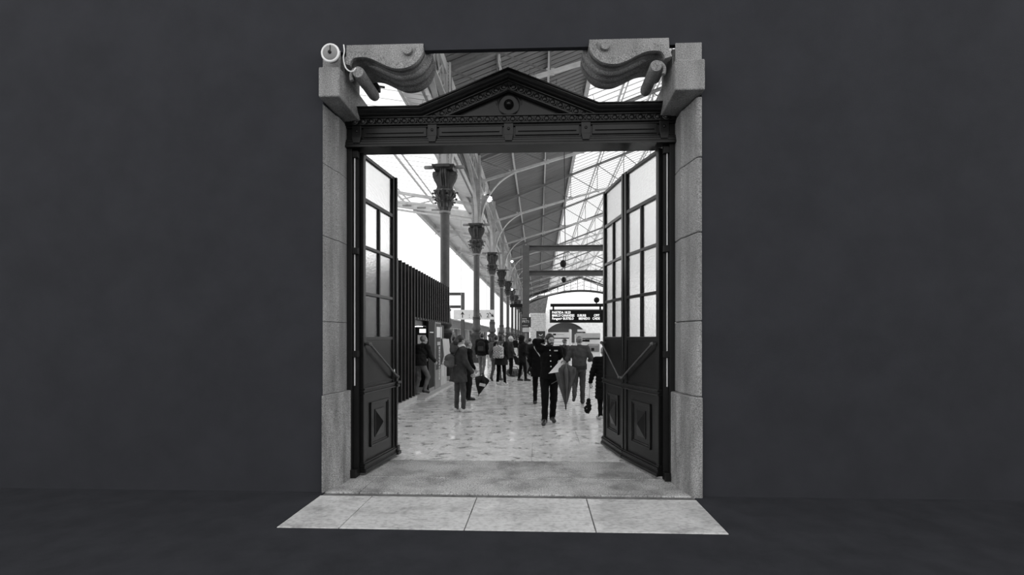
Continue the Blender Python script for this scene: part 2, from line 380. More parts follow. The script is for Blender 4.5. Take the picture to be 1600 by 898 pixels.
cb = [Vector((p.x, p.y, p.z)) for p in [Vector((u.x, 5.14-.0, u.y)) for u in cat([(p.x, p.z) for p in cb], 3)]]
tag(MB().tube(cb, .0075, 6).build('cable', M_white, smooth=True), 'thin white cable hanging down beside the round disc', 'cable')
# small camera bracket by the scroll end
c0 = P(589, 138, 5.80)
fl = thing('security_camera', 'small black camera on an arm by the granite scroll', 'camera', (c0.x, 5.80, c0.z))
MB().box((-.05, -.06, -.03), (.03, .06, .04)).build('housing', M_dark, fl, local=True, bevel=.01)
MB().lathe([(.03, 0), (.034, .05), (.026, .06)], 14, M=Matrix.Translation((.03, -.04, -.03)) @ R90).build('lens', M_black, fl, local=True, smooth=True)
MB().bar((-.02, .0, .03), (.09, .02, .02), .02).bar((-.02, .03, .04), (-.02, .03, .10), .02).build('arm', M_steel, fl, local=True)
# ------------------------------------------------------------------ iron lintel with pediment
lt = thing('pediment_lintel', 'black iron lintel with a low pediment and round boss over the gate', 'lintel', (CX, 5.75, 3.94))
L0, L1 = -2.30, 2*CX+2.30
zl, za, hb = 4.359, 4.779, 1.039                       # lip, apex, half width of the pediment
path = [(L0, zl), (CX-hb, zl), (CX, za), (CX+hb, zl), (L1, zl)]
cove = [(0, 5.615), (-.012, 5.615), (-.016, 5.622), (-.03, 5.628), (-.045, 5.64), (-.058, 5.658), (-.066, 5.68), (-.07, 5.69), (-.08, 5.69), (-.08, 5.95), (0, 5.95)]
MB().sweep(path, cove).build('cornice', M_iron, lt, smooth=.5)
MB().sweep([(x, z+.004) for x, z in path], [(0, 5.60), (.014, 5.60), (.014, 5.96), (0, 5.96)]).build('cornice_lip', M_iron, lt)
# raking bed mould, tympanum
sl = (za-zl)/hb; cs = 1/math.sqrt(1+sl*sl)
rk = [(CX-hb, zl), (CX, za), (CX+hb, zl)]
MB().sweep(rk, [(-.08, 5.715), (-.163, 5.715), (-.163, 5.95), (-.08, 5.95)]).build('raking_bed', M_iron, lt)
MB().sweep(rk, [(-.163, 5.70), (-.178, 5.70), (-.178, 5.71), (-.19, 5.72), (-.19, 5.95), (-.163, 5.95)]).build('raking_fillet', M_iron, lt)
MB().prism([(CX-hb+.1, 4.285), (CX, za-.1), (CX+hb-.1, 4.285)], 5.765, 5.93).build('tympanum', M_iron, lt)
MB().box((L0, 5.70, 4.195), (L1, 5.95, 4.285)).build('bed_band', M_iron, lt)
MB().box((L0, 5.685, 4.279), (L1, 5.72, 4.29)).box((L0, 5.69, 4.197), (L1, 5.72, 4.207)).box((L0, 5.72, 4.175), (L1, 5.76, 4.196)).build('bed_fillets', M_iron, lt)
MB().box((L0, 5.745, 4.04), (L1, 5.95, 4.2)).build('frieze', M_iron, lt)
MB().prism([(5.735, 4.045), (5.715, 4.03), (5.715, 4.012), (5.70, 4.0), (5.70, 3.975), (5.69, 3.965), (5.69, 3.94), (5.95, 3.94), (5.95, 4.045)], L0, L1, 'YZ').build('architrave', M_iron, lt)
for k in range(-2, 3):
    x = CX+.905*k
    MB().box((x-.055, 5.70, 4.06), (x+.055, 5.76, 4.195)).prism([(x-.055, 4.06), (x-.04, 3.985), (x+.04, 3.985), (x+.055, 4.06)], 5.685, 5.73).build('frieze_block', M_iron, lt, bevel=.004)
    MB().ball((x, 5.70, 4.13), (.018, .012, .018), 12, 6).build('stud', M_iron, lt, smooth=True)
for k in range(-2, 2):
    x0, x1 = CX+.905*k+.075, CX+.905*(k+1)-.075
    MB().box((x0, 5.728, 4.065), (x1, 5.75, 4.178)).build('frieze_panel', M_iron, lt, bevel=.004)
    MB().box((x0+.035, 5.712, 4.108), (x1-.035, 5.74, 4.122)).build('panel_bar', M_iron, lt)
# egg and dart, one mesh shared by every egg
eg = MB().ball((0, -.006, -.004), (.03, .020, .036), 10, 6)
eg.tube([(.042*math.cos(t), -.008, .036*math.sin(t)+.0) for t in np.linspace(-math.pi*1.08, math.pi*.08, 11)], .0075, 5)
eg.add([(.052, -.004, .03), (.046, -.004, .0), (.049, -.022, -.036), (.058, -.004, 0), (.052, .0, -.036)], [(0,1,2),(0,2,3),(1,4,2),(2,4,3)])
ego = eg.mesh('egg', M_iron, True)
nE = int((L1-L0-.1)/.099)
for i in range(nE):
    inst('egg_moulding', ego, (CX+(i-(nE-1)/2)*.099-lt.location.x, 5.70-5.75, 4.243-3.94), lt)
ang = math.atan(sl)
for s_ in (-1, 1):
    for i in range(10):
        dd = .06+i*.099
        px_, pz_ = CX+s_*(dd*cs+.0), za-.121/cs-dd*cs*sl
        inst('egg_moulding', ego, (px_-lt.location.x, 5.715-5.75, pz_-3.94), lt, (0, s_*ang, 0))
bz = Z(795, 163, 5.74)
for nm, pr in (('boss_disc', [(.128, 0), (.128, .022), (.118, .03), (.1, .03), (.06, .026)]), ('boss_ring', [(.055, .02), (.058, .04), (.05, .052), (.042, .04), (.03, .036)]), ('boss_knob', [(.03, .03), (.032, .05), (.024, .07), (.01, .078)])):
    MB().lathe(pr, 28, M=Matrix.Translation((CX, 5.77, bz)) @ R90).build(nm, M_iron, lt, smooth=True)
for s_ in (-1, 1):
    MB().tube([(CX+s_*(.145)*math.cos(t), 5.765, bz+.02+.135*math.sin(t)) for t in np.linspace(-.15, .55, 8)], [.004, .008, .01, .012, .012, .01, .008, .004], 6).build('boss_leaf', M_iron, lt, smooth=True)
# bird spikes along the top
sp = MB(); rr = random.Random(5)
for i in range(len(path)-1):
    a, b = Vector(path[i]), Vector(path[i+1]); n = int((b-a).length/.032)
    for k in range(n):
        p = a+(b-a)*(k/n); h = .09+.07*rr.random() if 0 < i < 3 else .012+.02*rr.random()
        y = 5.66+.2*rr.random()
        sp.bar((p.x, y, p.y+.01), (p.x+rr.uniform(-.05, .05), y+rr.uniform(-.05, .05), p.y+h), .0042)
tag(sp.build('bird_spikes', M_steel, lt), kind='stuff')
# ------------------------------------------------------------------ jambs and folding gate leaves
for s_, lb in ((-1, 'black iron door jamb against the disc-bearing granite pier'), (1, 'black iron door jamb against the granite pier without a disc')):
    x0 = L0 if s_ < 0 else L1
    r = thing('gate_jamb', lb, 'jamb', (x0, 5.83, 0))
    i_ = -s_
    MB().box((x0+i_*.002, 5.74, 0), (x0+i_*.062, 5.95, 3.94)).build('jamb_post', M_ironh, r, bevel=.004)
    MB().box((x0+i_*.062, 5.80, .03), (x0+i_*.122, 5.838, 3.94)).build('pivot_post', M_ironh, r)
    MB().lathe([(.0085, 1.1), (.0085, 3.92)], 10, (x0+i_*.080, 5.785, 0)).build('pivot_rod_highlight', M_paint2, r, smooth=True)  # white colour stands in for the highlight running down the dark tube
    for z in (2.72, 1.48, 3.88): MB().box((x0+i_*.04, 5.755, z-.04), (x0+i_*.128, 5.83, z+.04)).build('hinge_strap', M_ironh, r, bevel=.006)
    MB().box((x0+i_*.0, 5.72, 0), (x0+i_*.12, 5.86, .10)).build('pivot_shoe', M_ironh, r, bevel=.006)
W = .93
RZ = [3.935, 3.375, 2.795, 2.22, 1.668]                # rail heights (centres of the glazing rails below the top)
def leaf(label, hinge, free, side, endpost=False):
    h = Vector(hinge); f = Vector(free); d = (f-h); w = d.length; rz = math.atan2(d.y, d.x)
    root = thing('gate_leaf', label, 'gate', (h.x, h.y, 0), rz, 'folding iron gate leaves')
    t = .032
    B = lambda name, mb, m=M_iron, **k: mb.build(name, m, root, local=True, **k)
    for x in (0, w-.062): B('stile', MB().box((x, -t, .03), (x+.062, t, 3.93)), bevel=.006)
    for z0, z1 in ((3.885, 3.93), (3.35, 3.40), (2.775, 2.815), (2.20, 2.24), (1.645, 1.69)):
        B('glazing_rail', MB().box((.062, -t*.8, z0), (w-.062, t*.8, z1)), bevel=.005)
    for z0, z1 in ((2.815, 3.35), (2.24, 2.775), (1.69, 2.20)):
        B('glazing_bar', MB().box((w/2-.018, -t*.8, z0), (w/2+.018, t*.8, z1)), bevel=.005)
    B('glass_pane', MB().box((.062, -.003, 3.40), (w-.062, .003, 3.885)), M_frost)
    for z0, z1 in ((2.815, 3.35), (2.24, 2.775), (1.69, 2.20)):
        for x0, x1 in ((.062, w/2-.018), (w/2+.018, w-.062)): B('glass_pane', MB().box((x0, -.003, z0), (x1, .003, z1)), M_frost)
    B('upper_panel', MB().box((.062, -.012, 1.06), (w-.062, .012, 1.645)))
    B('panel_bead', MB().box((.062, -.022, 1.085), (w-.062, .022, 1.10)))
    mm = MB()
    for z0, z1, y in ((1.035, 1.06, .052), (1.005, 1.035, .04), (.985, 1.005, .05)): mm.box((-.01, -y, z0), (w+.012, y, z1))
    B('mid_moulding', mm, bevel=.006)
    B('lower_panel', MB().box((.062, -.014, .15), (w-.062, .014, .985)))
    fr = MB(); px0, px1, pz0, pz1 = .20, w-.20, .30, .86
    for s_ in (-1, 1):
        for q, yy in ((0, .034), (.022, .024)):
            ax0, ax1, az0, az1 = px0+q, px1-q, pz0+q, pz1-q
            y0, y1 = (s_*.012, s_*yy)
            fr.box((ax0, y0, az0), (ax1, y1, az0+.024)); fr.box((ax0, y0, az1-.024), (ax1, y1, az1))
            fr.box((ax0, y0, az0), (ax0+.024, y1, az1)); fr.box((ax1-.024, y0, az0), (ax1, y1, az1))
    B('panel_frame', fr, bevel=.004)
    bo = MB(); bx0, bx1, bz0, bz1 = .345, w-.345, .415, .745; xm, zm = (bx0+bx1)/2, (bz0+bz1)/2
    for s_ in (-1, 1):
        y = s_*.014; bo.box((bx0-.012, 0, bz0-.012), (bx1+.012, s_*.022, bz1+.012))
        bo.add([(bx0, s_*.022, bz0), (bx1, s_*.022, bz0), (bx1, s_*.022, bz1), (bx0, s_*.022, bz1), (xm, s_*.075, zm)], [(0,1,4),(1,2,4),(2,3,4),(3,0,4),(3,2,1,0)])
    B('pyramid_boss', bo)
    pl = MB()
    for z0, z1, y in ((.03, .07, .066), (.07, .085, .056), (.085, .115, .05), (.115, .135, .058), (.135, .155, .044)): pl.box((-.012, -y, z0), (w+.014, y, z1))
    B('base_moulding', pl, bevel=.005)
    # diagonal stay bar with its two brackets
    y = side*.075
    a, b = Vector((.075, y, 1.60)), Vector((w-.02, y, 1.13))
    B('stay_bar', MB().tube([a, a+(b-a)*.5, b], .0135, 10), M_ironb, smooth=True)
    for p in (a, b):
        B('stay_bracket', MB().ball(p, .026, 12, 8).lathe([(.018, 0), (.018, .06)], 10, M=Matrix.Translation((p.x, side*.012, p.z)) @ (R90 if side < 0 else Matrix.Rotation(-math.pi/2, 4, 'X'))), M_ironb, smooth=True)
    if endpost:
        B('meeting_post', MB().box((w, -.055, .03), (w+.04, .055, 3.93)).box((w+.04, -.04, .03), (w+.07, .03, 3.93)), bevel=.008)
        B('post_shoe', MB().box((w-.01, -.085, .03), (w+.10, .085, .08)).box((w, -.07, .08), (w+.085, .07, .16)), bevel=.01)
        B('post_band', MB().box((w-.01, -.08, 1.03), (w+.10, .08, 1.065)).box((w-.005, -.07, .985), (w+.085, .07, 1.02)), bevel=.006)
        B('keyhole_plate', MB().box((w-.045, -.04, 1.19), (w-.028, -.03, 1.235)), M_white)
    else:
        B('lock_plate', MB().box((w-.05, side*.03, 1.17), (w-.015, side*.045, 1.36)), bevel=.004)
    return root
M_ironb = mat('polished iron', .06, .3, .3, var=.3, vs=9)
leaf('tall glazed black gate leaf standing alone beside the slatted kiosk', (-2.165, 5.85), (-2.05, 6.77), -1, True)
hx, fx, ex = X(1033, 5.83), X(977, 6.70), X(945, 7.60)
leaf('tall glazed black gate leaf hinged to the pier, nearer half of a folded pair', (hx, 5.84), (fx+.01, 6.70), 1)
leaf('outer glazed black gate leaf of the folded pair, hiding part of a puffer coat', (ex, 7.60), (fx, 6.735), -1)
# ================================================================== THE TRAIN SHED
CXL = -3.75                                         # column line
YC = [19.3+9.85*n for n in range(12)]               # column positions
H0 = CAM_H
def zroof(x): return H0+10.9+.38*(x-CXL)
XR = 11.4                                           # ridge
def zr(x): return zroof(x) if x <= XR else zroof(2*XR-x)
Y0R, Y1R = 6.2, 133.
XS = [-1.65, .45, 2.55, 4.65, 6.75, 8.85, 11.4]
roof = tag(MB().box((CXL-.25, Y0R, H0+10.55), (CXL+.1, Y1R, H0+10.95)).build('ceiling', M_paint), kind='structure')
# lapped boards of the dark slope: saw-tooth strips running up the slope
def boards(x0, x1, zf, y0, y1, pitch, name, m, parent, dep=.055):
    mb = MB(); n = int((y1-y0)/pitch); vs = []; fs = []
    for i in range(n):
        a = y0+i*pitch; b = a+pitch
        k = len(vs)
        g = pitch*.27                                     # a dark open joint between the boards
        vs += [(x0, a+g, zf(x0)), (x1, a+g, zf(x1)), (x1, b, zf(x1)-.02), (x0, b, zf(x0)-.02), (x0, b, zf(x0)+dep), (x1, b, zf(x1)+dep),
               (x0, a+g, zf(x0)+dep), (x1, a+g, zf(x1)+dep), (x0, a, zf(x0)+dep), (x1, a, zf(x1)+dep)]
        fs += [(k, k+1, k+2, k+3), (k+3, k+2, k+5, k+4), (k, k+6, k+7, k+1), (k+8, k+9, k+5, k+4)]
    mb.add(vs, fs)
    me = bpy.data.meshes.new(name); me.from_pydata(mb.v, [], mb.f); me.materials.append(m)
    o = bpy.data.objects.new(name, me); COL.objects.link(o); o.parent = parent; o.location = -wloc(parent)
    return tag(o, kind='stuff')
boards(CXL, 2.55, zroof, Y0R, Y1R, .36, 'roof_boards', M_sheet, roof, .16)
for x0, x1 in ((2.55, XR), (XR, 2*XR-CXL)):
    MB().add([(x0, Y0R, zr(x0)+.02), (x1, Y0R, zr(x1)+.02), (x1, Y1R, zr(x1)+.02), (x0, Y1R, zr(x0)+.02)], [(0,1,2,3)]).build('roof_glazing', M_rglass, roof)
M_bar = mat('glazing bars', .45, .5)
gb = MB(); y = Y0R
while y < Y1R:
    for x0, x1 in ((2.55, XR), (XR, 2*XR-CXL)): gb.bar((x0, y, zr(x0)), (x1, y, zr(x1)), .05, .05)
    y += .72
tag(gb.build('roof_glazing_bars', M_bar, roof), kind='stuff')
for x in XS[:-1]+[2*XR-q for q in XS]:
    w = .10
    if x == 2.55: w = .22
    MB().box((x-w/2, Y0R, zr(x)-.24), (x+w/2, Y1R, zr(x)-.06)).build('purlin', M_paint, roof)
    if 3 < x < 20: MB().box((x+.22, Y0R, zr(x)-.14), (x+.28, Y1R, zr(x)-.04)).build('purlin_angle', M_paint, roof)
# ------------------------------------------------------------------ roof trusses (one per column)
ORD = ['first', 'second', 'third', 'fourth', 'fifth', 'sixth', 'seventh', 'eighth', 'ninth', 'tenth', 'eleventh', 'twelfth']
def zb(x): return H0+9.3+.285*(min(x, 2*XR-x)-CXL)
def make_truss(y):
    t = thing('roof_truss', '', 'truss', (CXL, y, H0+9.3), 0, 'roof trusses of the train shed')
    top = lambda x: Vector((x, y, zr(x)-.34)); bot = lambda x: Vector((x, y, zb(x)))
    for xa, xb in ((CXL, XR), (XR, 2*XR-CXL)):
        MB().bar(top(xa), top(xb), .16, .13).bar(top(xa)+Vector((0,0,.08)), top(xb)+Vector((0,0,.08)), .26, .025).build('top_chord', M_truss, t)
        MB().bar(bot(xa), bot(xb), .12, .12).bar(bot(xa)-Vector((0,0,.07)), bot(xb)-Vector((0,0,.07)), .18, .025).build('bottom_chord', M_paint, t)
    nodes = [CXL+.25]+XS+[2*XR-q for q in XS[-2::-1]]+[2*XR-CXL-.25]
    for i, x in enumerate(nodes):
        MB().bar(bot(x), top(x), .05, .05, up=(0,1,0)).build('strut', M_truss, t)
        MB().box((x-.16, y-.02, zb(x)-.12), (x+.16, y+.02, zb(x)+.16)).build('gusset', M_paint, t)
        if i < len(nodes)-1:
            xn = nodes[i+1]
            if x < XR-.1: MB().bar(top(x), bot(xn), .05, .05).build('tie', M_truss, t)
            else: MB().bar(bot(x), top(xn), .05, .05).build('tie', M_truss, t)
    # curved brace from the column up to the bottom chord: T section with a thin web
    pts = [(-3.52, 6.78), (-3.42, 7.3), (-3.22, 8.05), (-2.9, 8.65), (-2.48, 9.18), (-2.0, 9.58), (-1.5, 9.86)]
    cv = cat(pts, 3); m = MB(); vs = []; fs = []
    for i, p in enumerate(cv):
        a = cv[max(i-1, 0)]; b = cv[min(i+1, len(cv)-1)]; d = (b-a).normalized(); n = Vector((-d.y, d.x))*.05
        for q, yy in ((p-n*.5, y-.11), (p-n*.5, y+.11), (p+n*.5, y+.11), (p+n*.5, y-.11)): vs.append((q.x, yy, q.y+H0))
    k = len(cv); fs = [(4*i+j, 4*i+(j+1) % 4, 4*i+4+(j+1) % 4, 4*i+4+j) for i in range(k-1) for j in range(4)]+[(3,2,1,0), tuple(4*(k-1)+j for j in range(4))]
    m.add(vs, fs)
    vs = []; 
    for p in cv[:9]: vs += [(p.x, y, p.y+H0), (min(p.x-.12, -3.6+.3*(p.y-6.78)/3), y, p.y+H0+.12)]
    m.add(vs, [(2*i, 2*i+1, 2*i+3, 2*i+2) for i in range(8)])
    m.build('curved_brace', M_paint, t, smooth=.6)
    return t
t0 = make_truss(YC[0])
TL = ['pale roof truss over the %s column of the row, counting from the gate' % o for o in ORD]
t0['label'] = TL[0]
for i in range(1, 12):
    c = dup(t0); c.location.y = YC[i]; c['label'] = TL[i]
# ------------------------------------------------------------------ cast iron columns
def make_column(y):
    x = CXL
    r = thing('iron_column', '', 'column', (x, y, 0), 0, 'cast iron columns down the platform')
    b = lambda name, mb, m=M_col, **k: mb.build(name, m, r, **k)
    pd = MB().box((x-.44, y-.44, 0), (x+.44, y+.44, .16))
    b('plinth_step', pd, M_lgrey, bevel=.015)
    b('pedestal', MB().box((x-.34, y-.34, .16), (x+.34, y+.34, .62)).box((x-.29, y-.29, .62), (x+.29, y+.29, 1.68)).box((x-.25, y-.305, .75), (x+.25, y+.305, 1.55)).box((x-.305, y-.25, .75), (x+.305, y+.25, 1.55)), M_cap, bevel=.012)
    b('pedestal_cap', MB().lathe([(.41, 1.66), (.45, 1.74), (.5, 1.80), (.5, 1.86), (.44, 1.89)], 4, (x, y, 0), ph=math.pi/4), M_cap, bevel=.008)
    b('base_vase', MB().lathe([(.29, 1.88), (.30, 1.95), (.21, 1.99), (.19, 2.03), (.235, 2.08), (.29, 2.16), (.30, 2.25), (.27, 2.36), (.225, 2.46), (.215, 2.72), (.25, 2.76), (.25, 2.80), (.205, 2.83), (.24, 2.87), (.235, 2.92), (.185, 2.96)], 20, (x, y, 0)), M_col, smooth=True)
    b('shaft', MB().lathe([(.185, 2.94), (.185, 6.62)], 20, (x, y, 0)), M_col, smooth=True)
    b('neck_ring', MB().lathe([(.185, 6.60), (.225, 6.62), (.235, 6.66), (.22, 6.70), (.19, 6.72)], 20, (x, y, 0)), M_mgrey, smooth=True)
    b('capital_bell', MB().lathe([(.19, 6.70), (.22, 6.95), (.28, 7.2), (.34, 7.38), (.42, 7.45), (.42, 7.52), (.27, 7.54)], 20, (x, y, 0)), M_cap, smooth=True)
    lf = MB()
    for tier, (z0, hh, n, ph, r0, out) in enumerate(((6.73, .36, 8, 0, .21, .12), (6.86, .42, 8, math.pi/8, .26, .15), (7.12, .36, 8, 0, .31, .13))):
        for k in range(n):
            a = ph+2*math.pi*k/n; M = Matrix.Translation((x, y, 0)) @ Matrix.Rotation(a, 4, 'Z')
            pts = [(0, 0), (.03, .35), (.07, .7), (.6*out+.05, .92), (out+.05, 1.0), (out+.085, .9), (out+.07, .82)]; wd_ = [.08, .10, .105, .10, .09, .07, .03]
            vs = []
            for (o_, h_), w_ in zip(pts, wd_):
                for q in (-1, -.4, 0, .4, 1): vs.append((r0+o_-.03*abs(q)+(.022 if abs(q) < .1 else 0), q*w_, z0+h_*hh-.03*abs(q)))
            fs = [(5*i+j, 5*i+j+1, 5*i+6+j, 5*i+5+j) for i in range(6) for j in range(4)]
            lf.add(vs, fs, M)
    for k in range(8):
        a = 2*math.pi*k/8+math.pi/8; lf.ball((x+.40*math.cos(a), y+.40*math.sin(a), 7.40), (.055, .055, .055), 8, 5)
    b('acanthus_leaves', lf, M_cap, smooth=.6)
    b('console_core', MB().box((x-.19, y-.19, 7.5), (x+.19, y+.19, 8.3)), M_cap)
    prof = [(.15, 7.52), (.27, 7.53), (.29, 7.60), (.27, 7.68), (.30, 7.78), (.38, 7.92), (.44, 8.06), (.46, 8.18), (.43, 8.27), (.15, 8.3)]
    for k in range(4):
        M = Matrix.Translation((x, y, 0)) @ Matrix.Rotation(k*math.pi/2, 4, 'Z')
        m = MB(); m.prism(prof, -.11, .11, 'XZ', M)
        for q in (-.075, 0, .075): m.tube([M @ Vector((p[0]+.008, q, p[1])) for p in prof[1:9]], .028, 6)
        m.lathe([(.075, -.13), (.075, .13)], 12, M=M @ Matrix.Translation((.35, 0, 8.16)) @ R90)
        m.lathe([(.05, -.13), (.05, .13)], 12, M=M @ Matrix.Translation((.26, 0, 7.60)) @ R90)
        b('console', m, M_cap, smooth=.5)
    b('abacus', MB().lathe([(.52, 8.28), (.56, 8.34), (.62, 8.40), (.62, 8.46), (.5, 8.48)], 4, (x, y, 0), ph=math.pi/4).box((x-.27, y-.52, 8.33), (x+.27, y+.52, 8.44)), M_cap)
    fd = MB()
    for s_ in (-1, 1): fd.lathe([(.05, 0), (.075, .08), (.075, .34), (.05, .38)], 10, M=Matrix.Translation((x+s_*.42, y-.15, 8.42)) @ Matrix.Rotation(s_*math.pi/2, 4, 'Y'))
    b('floodlight', fd, M_mgrey, smooth=True)
    # riveted stanchion and curved brackets above the capital
    z0, z1 = 8.46, H0+10.9
    st = MB().box((x-.2, y-.13, z0), (x+.2, y+.13, z1)).box((x-.27, y-.155, z0), (x-.06, y-.135, z1)).box((x+.06, y-.155, z0), (x+.27, y-.135, z1)).box((x-.22, y+.135, z0), (x+.22, y+.155, z1)).box((x-.225, y-.19, z0), (x-.2, y+.19, z1)).box((x+.2, y-.19, z0), (x+.225, y+.19, z1))
    b('stanchion', st, M_paint, bevel=.004)
    rv = MB(); z = z0+.08
    while z < z1:
        for q in (-.17, .17): rv.ball((x+q, y-.157, z), (.018, .012, .018), 6, 4)
        z += .13
    tag(b('rivets', rv, M_mgrey), kind='stuff')
    for sx, sy, R, Hh, ln in ((-1, 0, 1.35, 2.2, 0), (0, 1, 4.7, 2.55, 1), (0, -1, 4.7, 2.55, 1)):
        pts = []
        for k in range(13):
            t = k/12*math.pi/2; u = R*(1-math.cos(t)); v = Hh*math.sin(t)
            pts.append((u, v))
        m = MB(); vs = []; off = .16
        for i, (u, v) in enumerate(pts):
            a_ = pts[max(i-1, 0)]; b2 = pts[min(i+1, 12)]; d = Vector((b2[0]-a_[0], b2[1]-a_[1])).normalized(); n = Vector((d.y, -d.x))*.025
            for nn, w_ in ((1, -.1), (1, .1), (-1, .1), (-1, -.1)):
                p = Vector((u, v))+n*nn
                vs.append((x+sx*(off+p.x)+(w_ if sy else 0), y+sy*(off+p.x)+(0 if sy else w_), z0+.02+p.y))
        m.add(vs, [(4*i+j, 4*i+(j+1) % 4, 4*i+4+(j+1) % 4, 4*i+4+j) for i in range(12) for j in range(4)]+[(3,2,1,0), (48,49,50,51)])
        # web plate behind the flange, filling the spandrel next to the post
        e = 8 if not ln else 6; vs = []
        for u, v in pts[:e]:
            vs += [(x+sx*(off+u), y+sy*(off+u), z0+.02+v), (x+sx*off*.9, y+sy*off*.9, z0+.02+v)]
        m.add(vs, [(2*i, 2*i+1, 2*i+3, 2*i+2) for i in range(e-1)])
        b('curved_bracket', m, M_paint, smooth=.5)
    return r
c0_ = make_column(YC[0])
CL = ['nearest iron column of the row, just beyond the slatted kiosk', 'second iron column from the gate, its pedestal behind a backpacker in dark jacket']
CL += ['%s iron column of the platform row, counting from the gate' % o for o in ORD[2:]]
c0_['label'] = CL[0]
for i in range(1, 12):
    c = dup(c0_); c.location.y = YC[i]; c['label'] = CL[i]
M_lou = mat('louvre boards', .22, .6, var=.15, vs=2)
lo_ = MB(); z = H0+8.35
while z < H0+10.6:
    lo_.add([(CXL-.16, Y0R, z), (CXL-.16, Y1R, z), (CXL-.24, Y1R, z+.3), (CXL-.24, Y0R, z+.3)], [(0,1,2,3)]).add([(CXL-.15, Y0R, z), (CXL-.15, Y1R, z), (CXL-.24, Y1R, z), (CXL-.24, Y0R, z)], [(0,1,2,3)]); z += .28
tag(lo_.build('louvre_boards', M_lou, roof), kind='stuff')
# plate girders over the column row
gr = roof
for z in (9.45, 10.45): MB().box((CXL-.11, Y0R, H0+z), (CXL+.11, Y1R, H0+z+.09)).build('girder_flange', M_paint, gr)
lat = MB(); y = Y0R
while y < Y1R-1:
    lat.bar((CXL, y, H0+9.5), (CXL, y+.95, H0+10.48), .05, .05).bar((CXL+.03, y+.95, H0+9.5), (CXL+.03, y, H0+10.48), .05, .05); y += .95
tag(lat.build('girder_lattice', M_paint, gr), kind='stuff')
# ------------------------------------------------------------------ aisle canopy on the left
XE = -8.45; YG2 = 33.
def za_(x): return H0+8.35+.16*(CXL-x)
cn = thing('aisle_canopy', 'pale aisle canopy left of the columns, glazed near the gate', 'canopy', (CXL, 30, H0+8.3))
boards(-4.75, CXL, za_, 8., Y1R, .36, 'canopy_boards', M_sheet2, cn, .08)
boards(XE, -4.75, za_, YG2, Y1R, .36, 'canopy_boards', M_sheet2, cn, .08)
MB().add([(-4.75, 8, za_(-4.75)), (-26, 8, za_(-26)), (-26, YG2, za_(-26)), (-4.75, YG2, za_(-4.75))], [(0,1,2,3)]).build('canopy_glazing', M_rglass, cn)
gb = MB(); y = 8.
while y < YG2: gb.bar((-26, y, za_(-26)-.02), (-4.75, y, za_(-4.75)-.02), .014, .014); y += .72
tag(gb.build('canopy_glazing_bars', M_bar, cn), kind='stuff')
for x in (-4.75, -6.9, -9.0, -11.2, -13.4, -15.6, -17.8): 
    y1 = Y1R if x > XE else YG2
    MB().box((x-.03, 8, za_(x)-.16), (x+.03, y1, za_(x)-.05)).build('canopy_purlin', M_paint, cn)
    if x < -5: MB().box((x+.35, 8, za_(x)-.16), (x+.375, min(y1, YG2), za_(x)-.06)).build('purlin_angle', M_paint, cn)
MB().box((XE-.16, YG2, za_(XE)-.42), (XE+.1, Y1R, za_(XE)+.06)).build('eave_beam', M_paint, cn)
MB().bar((CXL, YG2, za_(CXL)-.2), (-26, YG2, za_(-26)-.2), .25, .32).bar((CXL, YG2-.05, za_(CXL)-.55), (-26, YG2-.05, za_(-26)-.55), .2, .1).build('end_beam', M_paint2, cn)
for x in range(-9, -6, 1): MB().box((x-.3, YG2-.16, za_(x)-.24), (x+.3, YG2-.12, za_(x)-.14)).build('beam_slot', M_mgrey, cn)
for i, y in enumerate(YC):
    xl = -26 if y < YG2 else XE
    MB().bar((CXL-.15, y, za_(CXL)-.35), (xl, y, za_(xl)-.25), .16, .16).build('canopy_rafter', M_paint, cn)
    q = CXL-5.6 if y < YG2 else XE+.2
    MB().bar((CXL-1.1, y, za_(CXL)-.55), (q, y, za_(q)-.95 if y < YG2 else za_(q)-.3), .12, .12).build('canopy_tie', M_paint, cn)
    for k in range(4):
        xa = CXL-.9-k*1.25; xb = xa-1.25
        if xb > xl: MB().bar((xa, y, za_(xa)-.3), (xb, y, za_(xb)-.8 if k % 2 else za_(xb)-.75), .06, .06).build('canopy_web', M_paint, cn)
# ------------------------------------------------------------------ far end: gable screen, tunnel wall, rubble wall
YE = 133.
gs = thing('gable_screen', 'arched glazed gable screen at the far end of the shed', 'gable', (XR, YE, 13))
ap = XR
def zg(x): return zr(x)-.3
for xa, xb in ((CXL, XR), (XR, 2*XR-CXL)): MB().bar((xa, YE, zg(xa)), (xb, YE, zg(xb)), .4, .8).build('gable_rafter', M_dgrey, gs)
arc = [(XR+u, YE, H0+9.0+3.7*(1-(u/15.2)**2)) for u in np.linspace(-15.2, 15.2, 25)]
MB().tube(arc, .32, 6).build('gable_arch', M_dgrey, gs)
for u in np.linspace(-13.5, 13.5, 16):
    MB().bar((XR+u, YE, H0+9.0+3.7*(1-(u/15.2)**2)), (XR+u, YE, zg(XR+u)), .16, .16, up=(0,1,0)).build('gable_mullion', M_dgrey, gs)
YW = 152.
xt = X(884, YW); rt = 7.1; zt0 = 0
tw = MB(); n = 28; outer = []; 
pts = [(xt+rt*math.cos(t), max(0, .2+6.2*math.sin(t))) for t in np.linspace(math.pi, 0, n)]
tw.prism([(xt-9.5, 0), (xt-rt, 0)]+pts[1:-1]+[(xt+rt, 0), (xt+46, 0), (xt+46, 10.5), (xt-5, 10.5), (xt-9.5, 8.5)], YW, YW+1)
ew = tag(tw.build('wall_end', M_stone), kind='structure')
MB().prism([(xt-rt-1, -.02), (xt-rt-1, 7), (xt+rt+1, 7), (xt+rt+1, -.02)], YW+7.9, YW+8).build('tunnel_back', M_mgrey, ew)
tun = MB(); k = len(pts)
